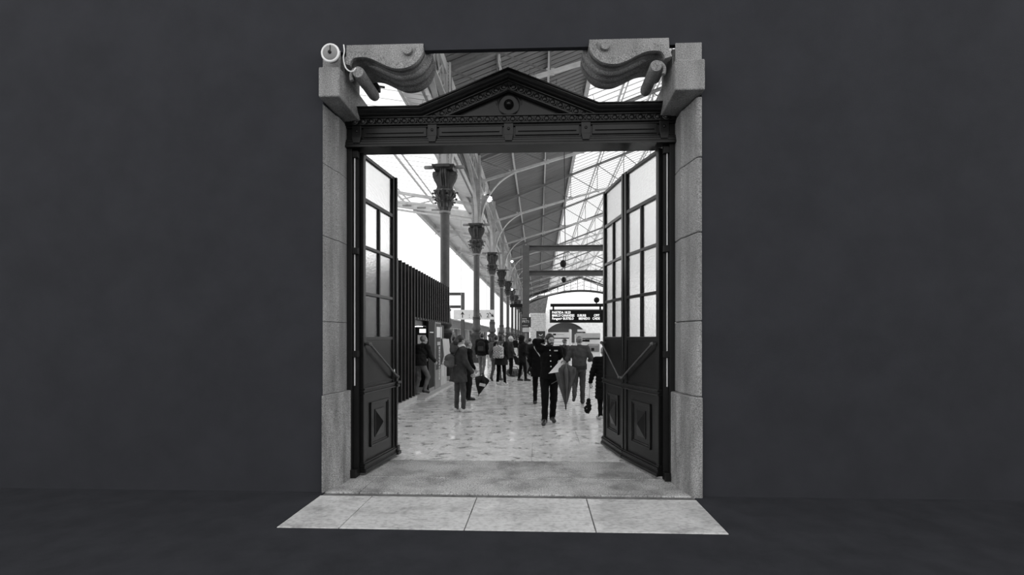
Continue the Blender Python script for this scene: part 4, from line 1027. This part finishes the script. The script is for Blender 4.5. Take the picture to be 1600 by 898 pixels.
def person(label, foot, top, heading, pose=None, coat=.05, legs=.05, hem=.84, hemr=(.19, .14), shoes=None, hair='short', hairm=None, hood=False, open_legs='trousers',
           yaw=0, tilt=0, h=.014, hands=(1, 1), curl=.7, sleeve=1., bulk=1., beard=False, faceh=None, cap=False, scarf=None, quilt=False, trouser_w=1.):
    """foot: (px, py) where the weight stands; top: py of the crown"""
    f0 = F(*foot); kk = kx(foot[0]); zc = f0.y*(cT-kk*sT); H = (foot[1]-top)*zc/760; sc = H/1.765
    J = dict(hipL=(-.088,0,.92), hipR=(.088,0,.92), kneeL=(-.095,.02,.50), kneeR=(.095,.02,.50), ankL=(-.10,-.02,.09), ankR=(.10,-.02,.09), toeL=None, toeR=None,
             shL=(-.185,-.01,1.43), shR=(.185,-.01,1.43), elL=(-.235,-.05,1.15), elR=(.235,-.05,1.15), wrL=(-.235,.04,.90), wrR=(.235,.04,.90),
             neck=(0,-.01,1.48), head=(0,.015,1.635), chest=(0,-.005,1.28), waist=(0,0,1.08), pelvis=(0,0,.95), palmL=(1,0,0), palmR=(-1,0,0))
    J.update(pose or {})
    for s_ in 'LR':
        if J['toe'+s_] is None:
            a = J['ank'+s_]; o = -.03 if s_ == 'L' else .03; J['toe'+s_] = (a[0]+o, a[1]+.165, max(.035, a[2]-.055))
    v = lambda n: np.array(J[n], float)
    hc = v('head'); HR = rot(math.radians(yaw), math.radians(tilt))
    # ---- body: one continuous surface
    B = []
    for s_ in 'LR':
        B += [('c', J['hip'+s_], J['knee'+s_], .078, .052), ('c', J['knee'+s_], J['ank'+s_], .046, .034),
              ('c', J['ank'+s_], J['toe'+s_], .032, .024), ('c', J['sh'+s_], J['el'+s_], .046, .038), ('c', J['el'+s_], J['wr'+s_], .038, .026)]
    B += [('e', J['pelvis'], (.15, .105, .12)), ('e', J['chest'], (.155, .10, .19)), ('c', J['pelvis'], J['chest'], .11, .11), ('c', J['shL'], J['shR'], .055, .055)]
    B += [('c', J['neck'], tuple(hc+HR @ np.array((0, -.015, -.05))), .056, .052)]
    HP = [((0, -.012, .03), (.075, .095, .092)), ((0, .028, -.045), (.056, .066, .078)), ((0, .055, -.075), (.035, .038, .03)), ((-.074, -.005, -.01), (.012, .022, .032)), ((.074, -.005, -.01), (.012, .022, .032)),
          ((0, .092, .025), (.045, .02, .018)), ((0, .098, -.018), (.013, .02, .028)), ((0, .106, -.03), (.016, .016, .012)), ((-.036, .075, -.03), (.022, .02, .02)), ((.036, .075, -.03), (.022, .02, .02)), ((0, .084, -.066), (.024, .014, .007)), ((0, .083, -.079), (.022, .015, .008))]
    def headfn(Q, add=0., which=HP, k=.016):
        q = (Q-hc.astype(np.float32)) @ HR.astype(np.float32); f = None
        for c, r in which:
            d = d_ell(q, c, np.array(r)+add); f = d if f is None else smin(f, d, k)
        if add == 0.:
            for ex in (-.031, .031): f = np.maximum(f, -d_ell(q, (ex, .100, .004), (.017, .016, .010)))
        return f
    bf = field(B, .045)
    def body(Q): return smin(bf(Q), headfn(Q), .02)
    lo, hi = bounds(B); lo = np.minimum(lo, hc-.16); hi = np.maximum(hi, hc+.16)
    pieces = [(body, lo, hi, h)]
    if faceh: # the finer head replaces the coarse one
        nk = J['neck'][2]
        pieces = [(lambda Q: np.maximum(body(Q), Q[:, 2]-nk), lo, hi, h), (lambda Q: np.maximum(body(Q), nk-.012-Q[:, 2]), hc-.18, hc+.18, faceh)]
    for s_, on in zip('LR', hands):
        if on:
            e, w = v('el'+s_), v('wr'+s_); d = J.get('fing'+s_, tuple(w-e))
            hp = hand_field(J['wr'+s_], d, J['palm'+s_], J.get('curl'+s_, curl), 1 if s_ == 'L' else -1)
            hl, hh = bounds(hp); pieces.append((field(hp, .008), hl, hh, .0055 if h < .012 else .0075))
    rz = math.radians(heading)
    # place so that the mean foot position stands at the given floor point
    ref = J.get('stand', (0, 0)); ca, sa = math.cos(rz), math.sin(rz)
    loc = (f0.x-(ref[0]*ca-ref[1]*sa)*sc, f0.y-(ref[0]*sa+ref[1]*ca)*sc, 0)
    root = sdf_mesh('person', pieces, M_skin, None, loc, rz, sc)
    tag(root, label, 'person')
    def add(name, fn, lo, hi, m, hh=h, **k): return sdf_mesh(name, [(fn, lo, hi, hh)], m, root, sc=sc)
    # ---- trousers
    g = .016
    T = [('e', J['pelvis'], (.165, .125, .13))]
    for s_ in 'LR':
        kn, an = v('knee'+s_), v('ank'+s_)
        T += [('c', J['hip'+s_], J['knee'+s_], .092, max(.064, .066*trouser_w)), ('c', J['knee'+s_], tuple(an-(kn-an)*.04), max(.06, .063*trouser_w), max(.05, .052*trouser_w))]
    tl, th = bounds(T); tf = field(T, .03); ph0 = foot[0]*1.7
    add('trousers', lambda Q: tf(Q)+.0035*np.sin(38*Q[:, 2]+9*np.sin(11*Q[:, 0]+ph0)+7*Q[:, 1]), tl, th, legs if not isinstance(legs, float) else cloth(legs))
    # ---- coat
    K = [('e', tuple(v('chest')+(0, -.008, .01)), (.185*bulk, .135*bulk, .21)), ('c', J['waist'], J['chest'], .135*bulk, .14*bulk), ('c', J['shL'], J['shR'], .078*bulk, .078*bulk),
         ('c', tuple(v('neck')-(0, 0, .05)), tuple(v('neck')+(0, 0, .01)), .085, .068)]
    for s_ in 'LR':
        e, w = v('el'+s_), v('wr'+s_)
        K += [('c', J['sh'+s_], J['el'+s_], .07*bulk, .058*bulk), ('c', J['el'+s_], tuple(e+(w-e)*.9*sleeve), .057*bulk, .043*bulk)]
    kf = field(K, .035); top_ = v('waist'); pv = v('pelvis')
    hemc = (pv[0]+J.get('hemx', 0), pv[1]+J.get('hemy', 0), hem)
    sk = ('s', (float(top_[0]), float(top_[1]), float(top_[2])+.08), hemc, (.165*bulk, .13*bulk), hemr)
    def coatfn(Q):
        f = smin(kf(Q), d_skirt(Q, *sk[1:]), .04)
        if quilt: return f-.012*np.abs(np.sin(Q[:, 2]*math.pi/.085))+.006
        return f+.0045*np.sin(21*Q[:, 2]+8*np.sin(9*Q[:, 0]+ph0)+12*Q[:, 0])*np.sin(13*Q[:, 1]+6*Q[:, 2]+ph0)+.003*np.sin(47*Q[:, 2]+13*Q[:, 0]+5*np.sin(12*Q[:, 1]))
    kl, kh = bounds(K+[sk]); add('coat', coatfn, kl, kh, coat if not isinstance(coat, float) else cloth(coat))
    # ---- shoes
    sm_ = shoes or M_shoe
    for s_ in 'LR':
        a, t = v('ank'+s_), v('toe'+s_); hd = a+(0, 0, 0); d = t-a; d /= np.linalg.norm(d); heel = a-np.array((d[0], d[1], 0))*.025-np.array((0, 0, .045))
        SP = [('c', tuple(a), tuple(t), .041, .036), ('c', tuple(a), tuple(heel+np.array((0, 0, .012))), .046, .046), ('c', tuple(heel+np.array((0, 0, .01))), tuple(t), .045, .037)]
        fl = a[2] < .12
        fs = field(SP, .02); zz = .0
        sl_, sh_ = bounds(SP); add('shoe', (lambda Q, fs=fs: np.maximum(fs(Q), zz-Q[:, 2])) if fl else fs, sl_, sh_, sm_, min(h, .011))
    # ---- hair, hood, hat
    hm = hairm or M_hairm
    if hair:
        hp = [((0, -.018, .038), (.080, .098, .092))]
        def hairfn(Q):
            q = (Q-hc.astype(np.float32)) @ HR.astype(np.float32)
            f = d_ell(q, (0, -.016, .036), (.083, .105, .098))
            face = d_ell(q, (0, .085, -.03), (.078, .07, .098)); f = np.maximum(f, -face)
            f = np.maximum(f, -q[:, 2]-.055-.3*np.maximum(q[:, 1], 0))
            if hair == 'pony':
                f = smin(f, d_cone(q, (0, -.10, .03), (0, -.15, -.03), .052, .062), .02); f = smin(f, d_cone(q, (0, -.15, -.03), (0, -.14, -.17), .06, .03), .02)
            if hair == 'long':
                f = smin(f, d_ell(q, (0, -.05, -.09), (.095, .075, .16)), .02)
            if hair == 'bun': f = smin(f, d_ell(q, (0, -.10, .07), (.04, .04, .04)), .015)
            return f
        add('hair', hairfn, hc-.32, hc+.2, hm, min(h, .011))
    if beard:
        def bfn(Q):
            q = (Q-hc.astype(np.float32)) @ HR.astype(np.float32)
            f = headfn(Q, .007, HP[:3]); f = np.maximum(f, q[:, 2]+.032-.05*np.clip(np.abs(q[:, 0])-.03, 0, 1)*20*.6); f = np.maximum(f, -q[:, 1]-.0+.0)
            f = np.maximum(f, -d_ell(q, (0, .11, -.072), (.026, .03, .010)))
            m_ = d_ell(q, (0, .098, -.052), (.032, .014, .008)); return np.minimum(f, m_)
        add('beard', bfn, hc-.16, hc+.16, M_hairm, .006)
    if faceh:
        for ex in (-.031, .031):
            p = hc+HR @ np.array((ex, .086, .004)); q2 = hc+HR @ np.array((ex, .100, .024))
            MB().ball(tuple(p*sc), (.010*sc, .009*sc, .007*sc), 10, 6).build('eye', M_eye, root, local=True, smooth=True)
            dx = HR @ np.array((.022, -.008, -.003 if ex > 0 else .003)); dx2 = HR @ np.array((.02, -.012*np.sign(ex), 0))
            MB().tube([tuple((q2-HR @ np.array((.02, .004 if ex > 0 else .012, 0)))*sc), tuple(q2*sc), tuple((q2+HR @ np.array((.02, -.012 if ex > 0 else -.004, 0)))*sc)], [.003*sc, .0055*sc, .003*sc], 6).build('eyebrow', M_hairm, root, local=True, smooth=True)
        p = hc+HR @ np.array((0, .098, -.0725))
        MB().ball(tuple(p*sc), (.019*sc, .006*sc, .004*sc), 10, 5).build('mouth', mat('lips', .16, .5), root, local=True, smooth=True)
    if hood:
        def hoodfn(Q):
            q = (Q-hc.astype(np.float32)) @ HR.astype(np.float32)
            f = smin(d_ell(q, (0, -.03, .02), (.118, .135, .135)), d_ell(q, (0, -.04, -.12), (.13, .12, .08)), .04)
            return np.maximum(f, -d_ell(q, (0, .10, -.015), (.075, .10, .10)))
        add('hood', hoodfn, hc-.3, hc+.2, coat if not isinstance(coat, float) else cloth(coat))
    if J.get('hoodback'):
        hk = J['hoodback']
        def hbfn(Q): return smin(d_ell(Q, (0, hk[0], 1.475), (.135, .095, .075)), d_ell(Q, (0, hk[0]-.03, 1.42), (.12, .07, .09)), .03)
        add('hood', lambda Q: hbfn(Q-(v('neck')-np.array((0, -.01, 1.48))).astype(np.float32)), v('neck')-.3, v('neck')+.25, cloth(hk[1]))
    scr = J.get('scarfr', .036)
    if scarf:
        P_ = [('c', tuple(v('neck')+(0.082*math.cos(t), .02+.082*math.sin(t), .015+.012*math.sin(2*t))), tuple(v('neck')+(0.082*math.cos(t+.7), .02+.082*math.sin(t+.7), .02)), scr, scr) for t in np.arange(0, 6.3, .7)]
        a, b = bounds(P_); add('scarf', field(P_, .02), a, b, cloth(scarf))
    if cap:
        def capfn(Q):
            q = (Q-hc.astype(np.float32)) @ HR.astype(np.float32)
            f = np.maximum(d_ell(q, (0, -.01, .045), (.09, .108, .085)), .035-q[:, 2]); return np.minimum(f, np.maximum(d_ell(q, (0, .10, .045), (.07, .08, .012)), -.2-q[:, 2]))
        add('cap', capfn, hc-.2, hc+.25, cloth(.12))
    root['sc_'] = sc
    del root['sc_']
    return root, sc, J, rz
def wpt(pr, p):                       # point of a person's own frame -> world
    root, sc, J, rz = pr; p = Vector(p)*sc
    return Matrix.Rotation(rz, 4, 'Z') @ p+root.location
def held(name, label, cat_, pr, base, group=None):
    """Empty for a thing worn or carried, turned like the person"""
    root, sc, J, rz = pr
    return thing(name, label, cat_, tuple(wpt(pr, base)), rz, group)
def backpack(label, pr, c, size, m, pocket=True, pm=None, tiltx=0):
    root, sc, J, rz = pr; w, d, hh = size
    r = held('backpack', label, 'backpack', pr, (c[0], c[1], c[2]-hh/2))
    R = rot(0, tiltx)
    z = hh/2
    sdf_mesh('bag_body', [(lambda Q: smin(d_box(Q, (0, 0, z*.9), (w/2, d/2, hh*.44), .05), d_ell(Q, (0, 0, z*1.35), (w*.47, d*.5, hh*.34)), .03), np.array((-w*.65, -d*.8, -.03)), np.array((w*.65, d*.8, hh*1.12)), .011)], m, r, sc=sc)
    if pocket: sdf_mesh('pocket', [(lambda Q: d_box(Q, (0, -d*.52, z*.62), (w*.36, d*.2, hh*.2), .03), np.array((-w*.5, -d*.9, -.02)), np.array((w*.5, 0, hh*.7)), .011)], pm or m, r, sc=sc)
    MB().tube([(-.03*sc, d*.45*sc, hh*sc), (0, d*.45*sc, (hh+.05)*sc), (.03*sc, d*.45*sc, hh*sc)], .008*sc, 6).build('grab_loop', m, r, local=True, smooth=True)
    for s_ in (-1, 1):
        MB().tube([tuple(Vector(p)*sc) for p in ((s_*w*.3, d*.4, hh*.93), (s_*.10, d*.55+.02, hh*.98+.05), (s_*.115, d*.55+.14, hh+.03), (s_*.125, d*.55+.25, hh*.75), (s_*.14, d*.55+.2, hh*.35), (s_*w*.4, d*.4, hh*.12))], .016*sc, 6).build('shoulder_strap', m, r, local=True, smooth=True)
    return r
# ------------------------------------------------------------------ the people, nearest first
WALK = dict(kneeL=(-.095,.15,.51), ankL=(-.10,.24,.09), kneeR=(.095,-.03,.49), ankR=(.10,-.28,.17), toeR=(.105,-.15,.045))
WALK2 = dict(kneeR=(.095,.15,.51), ankR=(.10,.24,.09), kneeL=(-.095,-.03,.49), ankL=(-.10,-.28,.17), toeL=(-.105,-.15,.045))
def J_(*ds, **k):
    o = {}
    for d in ds: o.update(d)
    o.update(k); return o
# uniformed man
con = person('bearded person in black buttoned uniform walking forward, one hand behind head', (857, 661), 520.5, 182,
   J_(kneeR=(.09,.10,.50), ankR=(.10,.15,.09), kneeL=(-.085,-.01,.49), ankL=(-.065,-.10,.10), toeR=(.13,.31,.035), toeL=(-.09,.055,.045), stand=(.02,0.04),
      shR=(.185,-.0,1.455), elR=(.275,.04,1.60), wrR=(.115,-.105,1.615), fingR=(-1,-.25,.1), palmR=(0,1,.2), elL=(-.275,-.055,1.185), wrL=(-.225,.16,1.215), fingL=(.35,1,.1), palmL=(.6,0,-1), curlL=1.3, head=(-.01,.025,1.632)),
   coat=.008, legs=.008, hem=.86, hemr=(.185,.145), yaw=22, tilt=-4, h=.0095, faceh=.006, beard=True, curl=.9, trouser_w=1.12)
root, sc, J, rz = con
col = MB().tube([tuple(Vector((.072*math.cos(t), -.008+.075*math.sin(t), 1.505))*sc) for t in np.linspace(0, 2*math.pi, 16, endpoint=False)], .017*sc, 8, True).build('collar', M_dark, root, local=True, smooth=True)
for i in range(5):
    z = 1.435-.105*i
    MB().ball(tuple(Vector((-.004-.006*i, (.133, .15, .157, .154, .15)[i], z))*sc), .0125*sc, 10, 6).build('button', M_white, root, local=True, smooth=True)
MB().box(tuple(Vector((-.155, .118, 1.415))*sc), tuple(Vector((-.085, .142, 1.438))*sc)).build('name_tag', M_lgrey, root, local=True)
q = wpt(con, (-.30, .20, 1.05))
um = thing('umbrella', 'big dark umbrella with hooked handle, loosely furled, pointing down from uniformed hand', 'umbrella', (F(884, 640).x*0+X(884, 9.12), 9.12, 0.0), 0)
def furled(z0, z1, r0, n, seed, sq=1.0):
    rr = random.Random(seed); m = MB(); N_ = n*4; vs = []; fs = []; R_ = 14
    ph = [rr.uniform(-.2, .2) for _ in range(n)]; am = [rr.uniform(.6, 1.25) for _ in range(n)]
    for j in range(R_+1):
        t = j/R_; r = r0*(1-t)**.92*(1 if j else .93)+.011
        for i in range(N_):
            a = 2*math.pi*i/N_; g_ = i//4 % n; w = (1, .86, .62, .86)[i % 4] if t < .97 else 1
            rad = r*(w*(.78+.22*am[g_])+.03*math.sin(9*t+g_))
            vs.append((rad*math.cos(a+.5*t+ph[g_]*t), sq*rad*math.sin(a+.5*t+ph[g_]*t), z1+(z0-z1)*t+(.03*r0/.2*(1 if i % 4 == 0 else -.2) if j == 0 else 0)))
    for j in range(R_):
        for i in range(N_): fs.append((j*N_+i, j*N_+(i+1) % N_, (j+1)*N_+(i+1) % N_, (j+1)*N_+i))
    k0 = len(vs)                                   # the folded top drawn in round the stick
    for i in range(N_): vs.append((.022*math.cos(2*math.pi*i/N_), sq*.022*math.sin(2*math.pi*i/N_), z1+.05+.25*r0))
    fs += [(i, k0+i, k0+(i+1) % N_, (i+1) % N_) for i in range(N_)]
    m.add(vs, fs); return m
M_umb = mat('umbrella cloth', .05, .45, var=.35, vs=6, spec=.5)
zt0_, zt1_ = Z(884, 634, 9.12), Z(886, 577, 9.12)
furled(zt0_, zt1_, .205, 8, 3).build('canopy', M_umb, um, local=True, smooth=.9)
MB().lathe([(.004, zt0_-.075), (.012, zt0_-.06), (.014, zt0_+.03)], 8).build('ferrule', M_dark, um, local=True, smooth=True)
MB().tube([(0, 0, zt1_-.1), (0, 0, zt1_+.02), (.0, 0, zt1_+.10), (-.012, 0, zt1_+.145), (-.04, 0, zt1_+.165), (-.07, 0, zt1_+.155), (-.085, 0, zt1_+.12)], .011, 8).build('hooked_handle', M_steel, um, local=True, smooth=True)
MB().bar((-.14, -.02, zt1_-.2), (-.27, -.02, zt1_-.27), .035, .012).build('closing_strap', M_umb, um, local=True)
pts = [P(857, 583.5, 9.02), P(879, 558.5, 9.16), P(880.5, 574, 9.12), P(872.5, 581, 9.06)]
c_ = sum(pts, Vector())/4
pa_ = MB(); off = Vector((0, -.006, 0))
pa_.add([p-off for p in pts]+[p+off for p in pts], [(0,1,2),(0,2,3),(4,6,5),(4,7,6),(0,4,5,1),(1,5,6,2),(2,6,7,3),(3,7,4,0)])
pp_ = pa_.build('paper_sheet', M_white, at=c_); tag(pp_, 'white folded sheet of paper held before the black uniform', 'paper')
MB().add([P(879, 558.5, 9.165), P(884, 571, 9.14), P(878, 575.5, 9.14)], [(0,1,2)]).build('folded_flap', M_lgrey, pp_)
# woman with umbrella on the left
wo = person('dark-ponytailed person in grey parka and jeans, standing with a small black umbrella', (718, 644), 523.5, -52,
   J_(elR=(.245,.03,1.14), wrR=(.20,.24,.90), fingR=(-.15,.45,-1), palmR=(-1,0,0), elL=(-.23,.05,1.15), wrL=(-.16,.22,1.0), ankL=(-.09,-.03,.09), ankR=(.09,.05,.09), kneeL=(-.09,-.01,.5), kneeR=(.09,.05,.5), hipL=(-.08,0,.92), hipR=(.08,0,.92), hoodback=(-.13, .105), scarfr=.05, head=(0,.03,1.64)),
   coat=.085, legs=M_jean, hem=.70, hemr=(.215,.165), shoes=M_sneak, hair='pony', yaw=12, h=.0105, scarf=.7, bulk=1.06, hands=(0, 1), curl=1.0, trouser_w=.92)
backpack('small grey backpack worn low on the grey parka', wo, (-.03, -.235, 1.19), (.27, .15, .30), cloth(.15, .6), pm=cloth(.19, .6))
b0 = P(742, 588, 10.45)
u2 = thing('umbrella', 'small black half-furled umbrella hanging from the hand of the parka wearer', 'umbrella', (X(748, 10.4), 10.4, Z(748, 616, 10.4)))
u2.rotation_euler = (0, math.radians(12), 0)
furled(.0, .33, .15, 6, 9, .8).build('canopy', M_dark, u2, local=True, smooth=.9)
MB().tube([(0, 0, .3), (-.03, 0, .42)], .016, 8).build('handle', M_lgrey, u2, local=True, smooth=True)
MB().box((-.02, -.115, .20), (.11, -.095, .26)).build('silver_tag', M_lgrey, u2, local=True)
MB().bar((0, 0, -.045), (0, 0, .02), .012).build('tip', M_dark, u2, local=True)
person('person in long dark clothes standing beyond the grey parka wearer', (731, 625), 531, -60, J_(elR=(.24,.0,1.14), wrR=(.21,.14,.92)), coat=.02, legs=.02, hem=.74, hairm=M_hairg, h=.016, trouser_w=1.15)
# man at the cash machine
person('person in dark jacket and faded jeans bending towards the machine in the bay', (654, 619), 522, -28,
   J_(kneeL=(-.10,.06,.5), ankL=(-.12,-.04,.09), kneeR=(.13,.20,.55), ankR=(.15,.02,.20), toeR=(.17,.17,.12), chest=(.0,.08,1.26), neck=(0,.13,1.45), head=(0,.17,1.60), shL=(-.19,.09,1.40), shR=(.19,.09,1.40), elR=(.27,.16,1.13), wrR=(.24,.38,.98), elL=(-.26,.15,1.13), wrL=(-.2,.36,1.05), stand=(-.05,0)),
   coat=.035, legs=.26, hem=.88, hemr=(.215,.18), bulk=1.14, hairm=M_hairg, yaw=-20, h=.0135, hands=(1, 1))
# walkers in the middle
m4 = person('person in black jacket and pale trousers striding away with a dark backpack', (753, 588), 520.5, -6, J_(WALK, hoodback=(-.09, .02)), coat=.016, legs=.24, hem=.86, h=.016, bulk=1.06)
backpack('dark backpack with pale streak on the striding black-jacketed person', m4, (.02, -.235, 1.24), (.30, .16, .44), cloth(.03), pm=cloth(.09))
m5 = person('smaller person with dark bob and pale trousers beyond the striding walker', (766, 575), 526, 0, J_(WALK2), coat=.04, legs=.45, hem=.9, hair='long', h=.018, shoes=M_sneak)
backpack('mid-grey backpack on the dark-bobbed person', m5, (0, -.235, 1.22), (.30, .15, .42), cloth(.14))
person('person in pale grey jacket and brown shoes hidden behind the chequered backpack', (775, 595), 524, -12, J_(WALK2), coat=.2, legs=.13, hem=.82, h=.016, shoes=M_dgrey)
m6 = person('person in fur-hooded dark parka, black leggings and white trainers', (783, 601), 522.5, -16, J_(kneeL=(-.11,.03,.5), ankL=(-.15,.04,.09), kneeR=(.12,.0,.5), ankR=(.18,-.10,.09), hoodback=(-.07, .16), elL=(-.27,.0,1.15), wrL=(-.22,.16,1.02)), coat=.03, legs=.006, hem=.70, hemr=(.25,.18), shoes=M_sneak, hair='long', h=.0145, bulk=1.15, trouser_w=.82)
M_chk = bpy.data.materials.new('chequered cloth'); M_chk.use_nodes = True
nt = M_chk.node_tree; ck = nt.nodes.new('ShaderNodeTexChecker'); ck.inputs['Scale'].default_value = 30; ck.inputs[1].default_value = g4(.75); ck.inputs[2].default_value = g4(.012)
tcn = nt.nodes.new('ShaderNodeTexCoord'); mpn = nt.nodes.new('ShaderNodeMapping'); mpn.inputs['Rotation'].default_value = (0, .35, 0); nt.links.new(tcn.outputs['Object'], mpn.inputs[0]); nt.links.new(mpn.outputs[0], ck.inputs[0])
nt.links.new(ck.outputs[0], nt.nodes['Principled BSDF'].inputs[0]); nt.nodes['Principled BSDF'].inputs['Roughness'].default_value = .8
backpack('black and white chequered backpack', m6, (0, -.275, 1.17), (.36, .17, .46), M_chk)
m7 = person('white-haired person in a mid-grey jacket carrying a dark bag', (798, 588), 525, -75, J_(elR=(.24,.02,1.15), wrR=(.25,.16,.95)), coat=.06, legs=.015, hem=.82, hairm=M_hairw, h=.017)
b = wpt(m7, (.27, .2, .55))
hb2 = thing('shoulder_bag', 'black bag hanging from the white-haired person', 'bag', (b.x, b.y, b.z))
MB().prism([(-.05, 0), (.2, -.08), (.24, .12), (-.04, .36), (-.14, .34)], -.06, .06).build('bag_body', M_dark, hb2, local=True, bevel=.02)
MB().tube([(-.1, 0, .34), (-.09, 0, .46), (-.04, 0, .36)], .012, 6).build('bag_handle', M_dark, hb2, local=True)
bg_ = F(804, 587)
db2 = thing('holdall', 'speckled grey holdall lying on the floor beside the white-haired person', 'bag', tuple(bg_))
sdf_mesh('bag_body', [(lambda Q: d_box(Q, (0, 0, .15), (.36, .17, .15), .11), A_(-.4, -.22, -.02), A_(.4, .22, .34), .016)], mat('speckled cloth', .12, .9, var=.8, vs=16), db2)
MB().tube([(-.16, -.1, .28), (-.1, -.1, .4), (.1, -.1, .4), (.16, -.1, .28)], .014, 6).build('bag_handle', M_dark, db2, local=True, smooth=True)
person('person in black top and white trousers far down the platform', (804, 561), 527, 8, J_(WALK), coat=.012, legs=.6, hem=.92, h=.02, hands=(0, 0))
person('pale-clothed person farthest away between white hair and dark hood', (811, 556), 527.5, 170, {}, coat=.55, legs=.3, hem=.8, h=.022, hands=(0, 0), hairm=M_hairw)
m10 = person('person in hooded black winter coat walking to one side with a stick umbrella', (816, 595), 524.5, -62, J_(kneeL=(-.095,-.02,.5), ankL=(-.1,-.10,.09), kneeR=(.095,.08,.5), ankR=(.1,.10,.09), elR=(.24,.0,1.16), wrR=(.2,.22,1.0), elL=(-.25,.1,1.18), wrL=(-.1,.3,1.06)), coat=.022, legs=.012, hem=.74, hood=True, h=.015, yaw=-20, bulk=1.08)
p = wpt(m10, (.2, .26, .98))
u3 = thing('umbrella', 'thin dark stick umbrella carried by the hooded coat wearer', 'umbrella', tuple(p))
MB().tube([(-.06, 0, .06), (.05, -.02, -.05), (.30, -.05, -.38)], [.012, .022, .01], 8).build('canopy', M_dark, u3, local=True, smooth=True)
MB().tube([(-.06, 0, .06), (-.1, 0, .10)], .012, 6).build('handle', M_lgrey, u3, local=True)
person('person with pale thick scarf and dark trousers beyond the hooded coat', (828, 586), 528, -35, J_(WALK), coat=.03, legs=.012, hem=.85, scarf=.45, h=.017)
m12 = person('person in black coat with shoulder strap, back turned, behind the uniformed man', (837, 631), 526, -4, J_(kneeL=(-.09,.0,.5), ankL=(-.09,-.06,.09), kneeR=(.095,.12,.52), ankR=(.11,.24,.10), elL=(-.24,.0,1.15), wrL=(-.2,.14,.98), stand=(-.08,0)), coat=.01, legs=.008, hem=.72, hemr=(.215,.16), hair='long', hairm=mat('brown hair', .06, .5, var=.5, vs=14, bump=.6, bs=40), h=.013, bulk=1.05)
sh_ = held('shoulder_bag', 'thin pale strap and small bag across the black coat', 'bag', m12, (.19, -.1, .93))
MB().tube([tuple(Vector(q_)*m12[1]) for q_ in ((-.30, -.02, .58), (-.29, -.085, .55), (-.16, -.105, .36), (.0, -.095, .10), (.06, -.03, .0))], .011, 6).build('strap', M_lgrey, sh_, local=True, smooth=True)
MB().box((.04, .0, -.16), (.14, .16, .02)).build('bag_body', M_dark, sh_, local=True, bevel=.02)
m14 = person('person in peaked cap and light jacket reading the white timetable case', (882, 598), 529, -38, J_(), coat=.17, legs=.05, hem=.85, cap=True, hairm=M_hairg, h=.016, hands=(0, 0))
backpack('black backpack on the capped person', m14, (.03, -.235, 1.22), (.33, .18, .46), cloth(.012))
m15 = person('cropped grey-haired person in grey jacket and dark jeans walking away', (910, 631), 524.5, 4,
   J_(kneeL=(-.11,.05,.50), ankL=(-.16,-.22,.27), toeL=(-.165,-.13,.12), kneeR=(.085,.02,.5), ankR=(.08,-.02,.09), stand=(.08,0), elL=(-.31,-.02,1.17), wrL=(-.30,.16,1.10), elR=(.30,-.08,1.17), wrR=(.28,.14,1.12), head=(0.0,.03,1.63)),
   coat=.115, legs=M_jean, hem=.90, hemr=(.19,.145), hairm=M_hairg, h=.0115, bulk=1.14, trouser_w=1.12, hands=(1, 0))
sdf_mesh('waistband', [(lambda Q: d_skirt(Q, (0, 0, .985), (0, 0, .895), (.195, .152), (.196, .152)), A_(-.25, -.2, .86), A_(.25, .2, 1.03), .011)], cloth(.06), m15[0], sc=m15[1])
m16 = person('person in long black puffer coat and white shoes, half hidden by the gate', (944, 655), 541, 6,
   J_(elL=(-.28,.0,1.14), wrL=(-.33,.05,.88), fingL=(-.1,.1,-1), ankL=(-.09,.0,.09), ankR=(.1,.12,.09)), quilt=True, coat=.010, legs=.010, hem=.50, hemr=(.22,.17), hairm=M_hairg, shoes=M_sneak, h=.0115, bulk=1.18, curl=1.2)
# quilting rolls of the puffer coat
hd = wpt(m16, (-.34, .06, .78))
hg = thing('cord_bundle', 'dark ragged bundle hanging by a thin pale cord from the puffer sleeve', 'bundle', (hd.x, hd.y, .12))
L_ = hd.z-.12
MB().tube([(0, 0, L_), (-.012, 0, L_*.6), (-.02, 0, .26)], .006, 6).build('cord', M_lgrey, hg, local=True, smooth=True)
rr = random.Random(2); m = MB()
for i in range(70):
    z = rr.uniform(0, .26); r_ = .05*(1-abs(z-.08)/.22)+.01
    m.ball((-.025+rr.uniform(-1, 1)*r_-.02*(z < .1), rr.uniform(-1, 1)*r_*.7, z+.02), (.024, .022, .032), 7, 5)
m.build('bundle_cloth', M_dark, hg, local=True, smooth=True)
person('distant person with dark hair just behind the ponytail', (709, 596), 525.5, 20, {}, coat=.16, legs=.1, hem=.82, h=.02, hands=(0, 0))
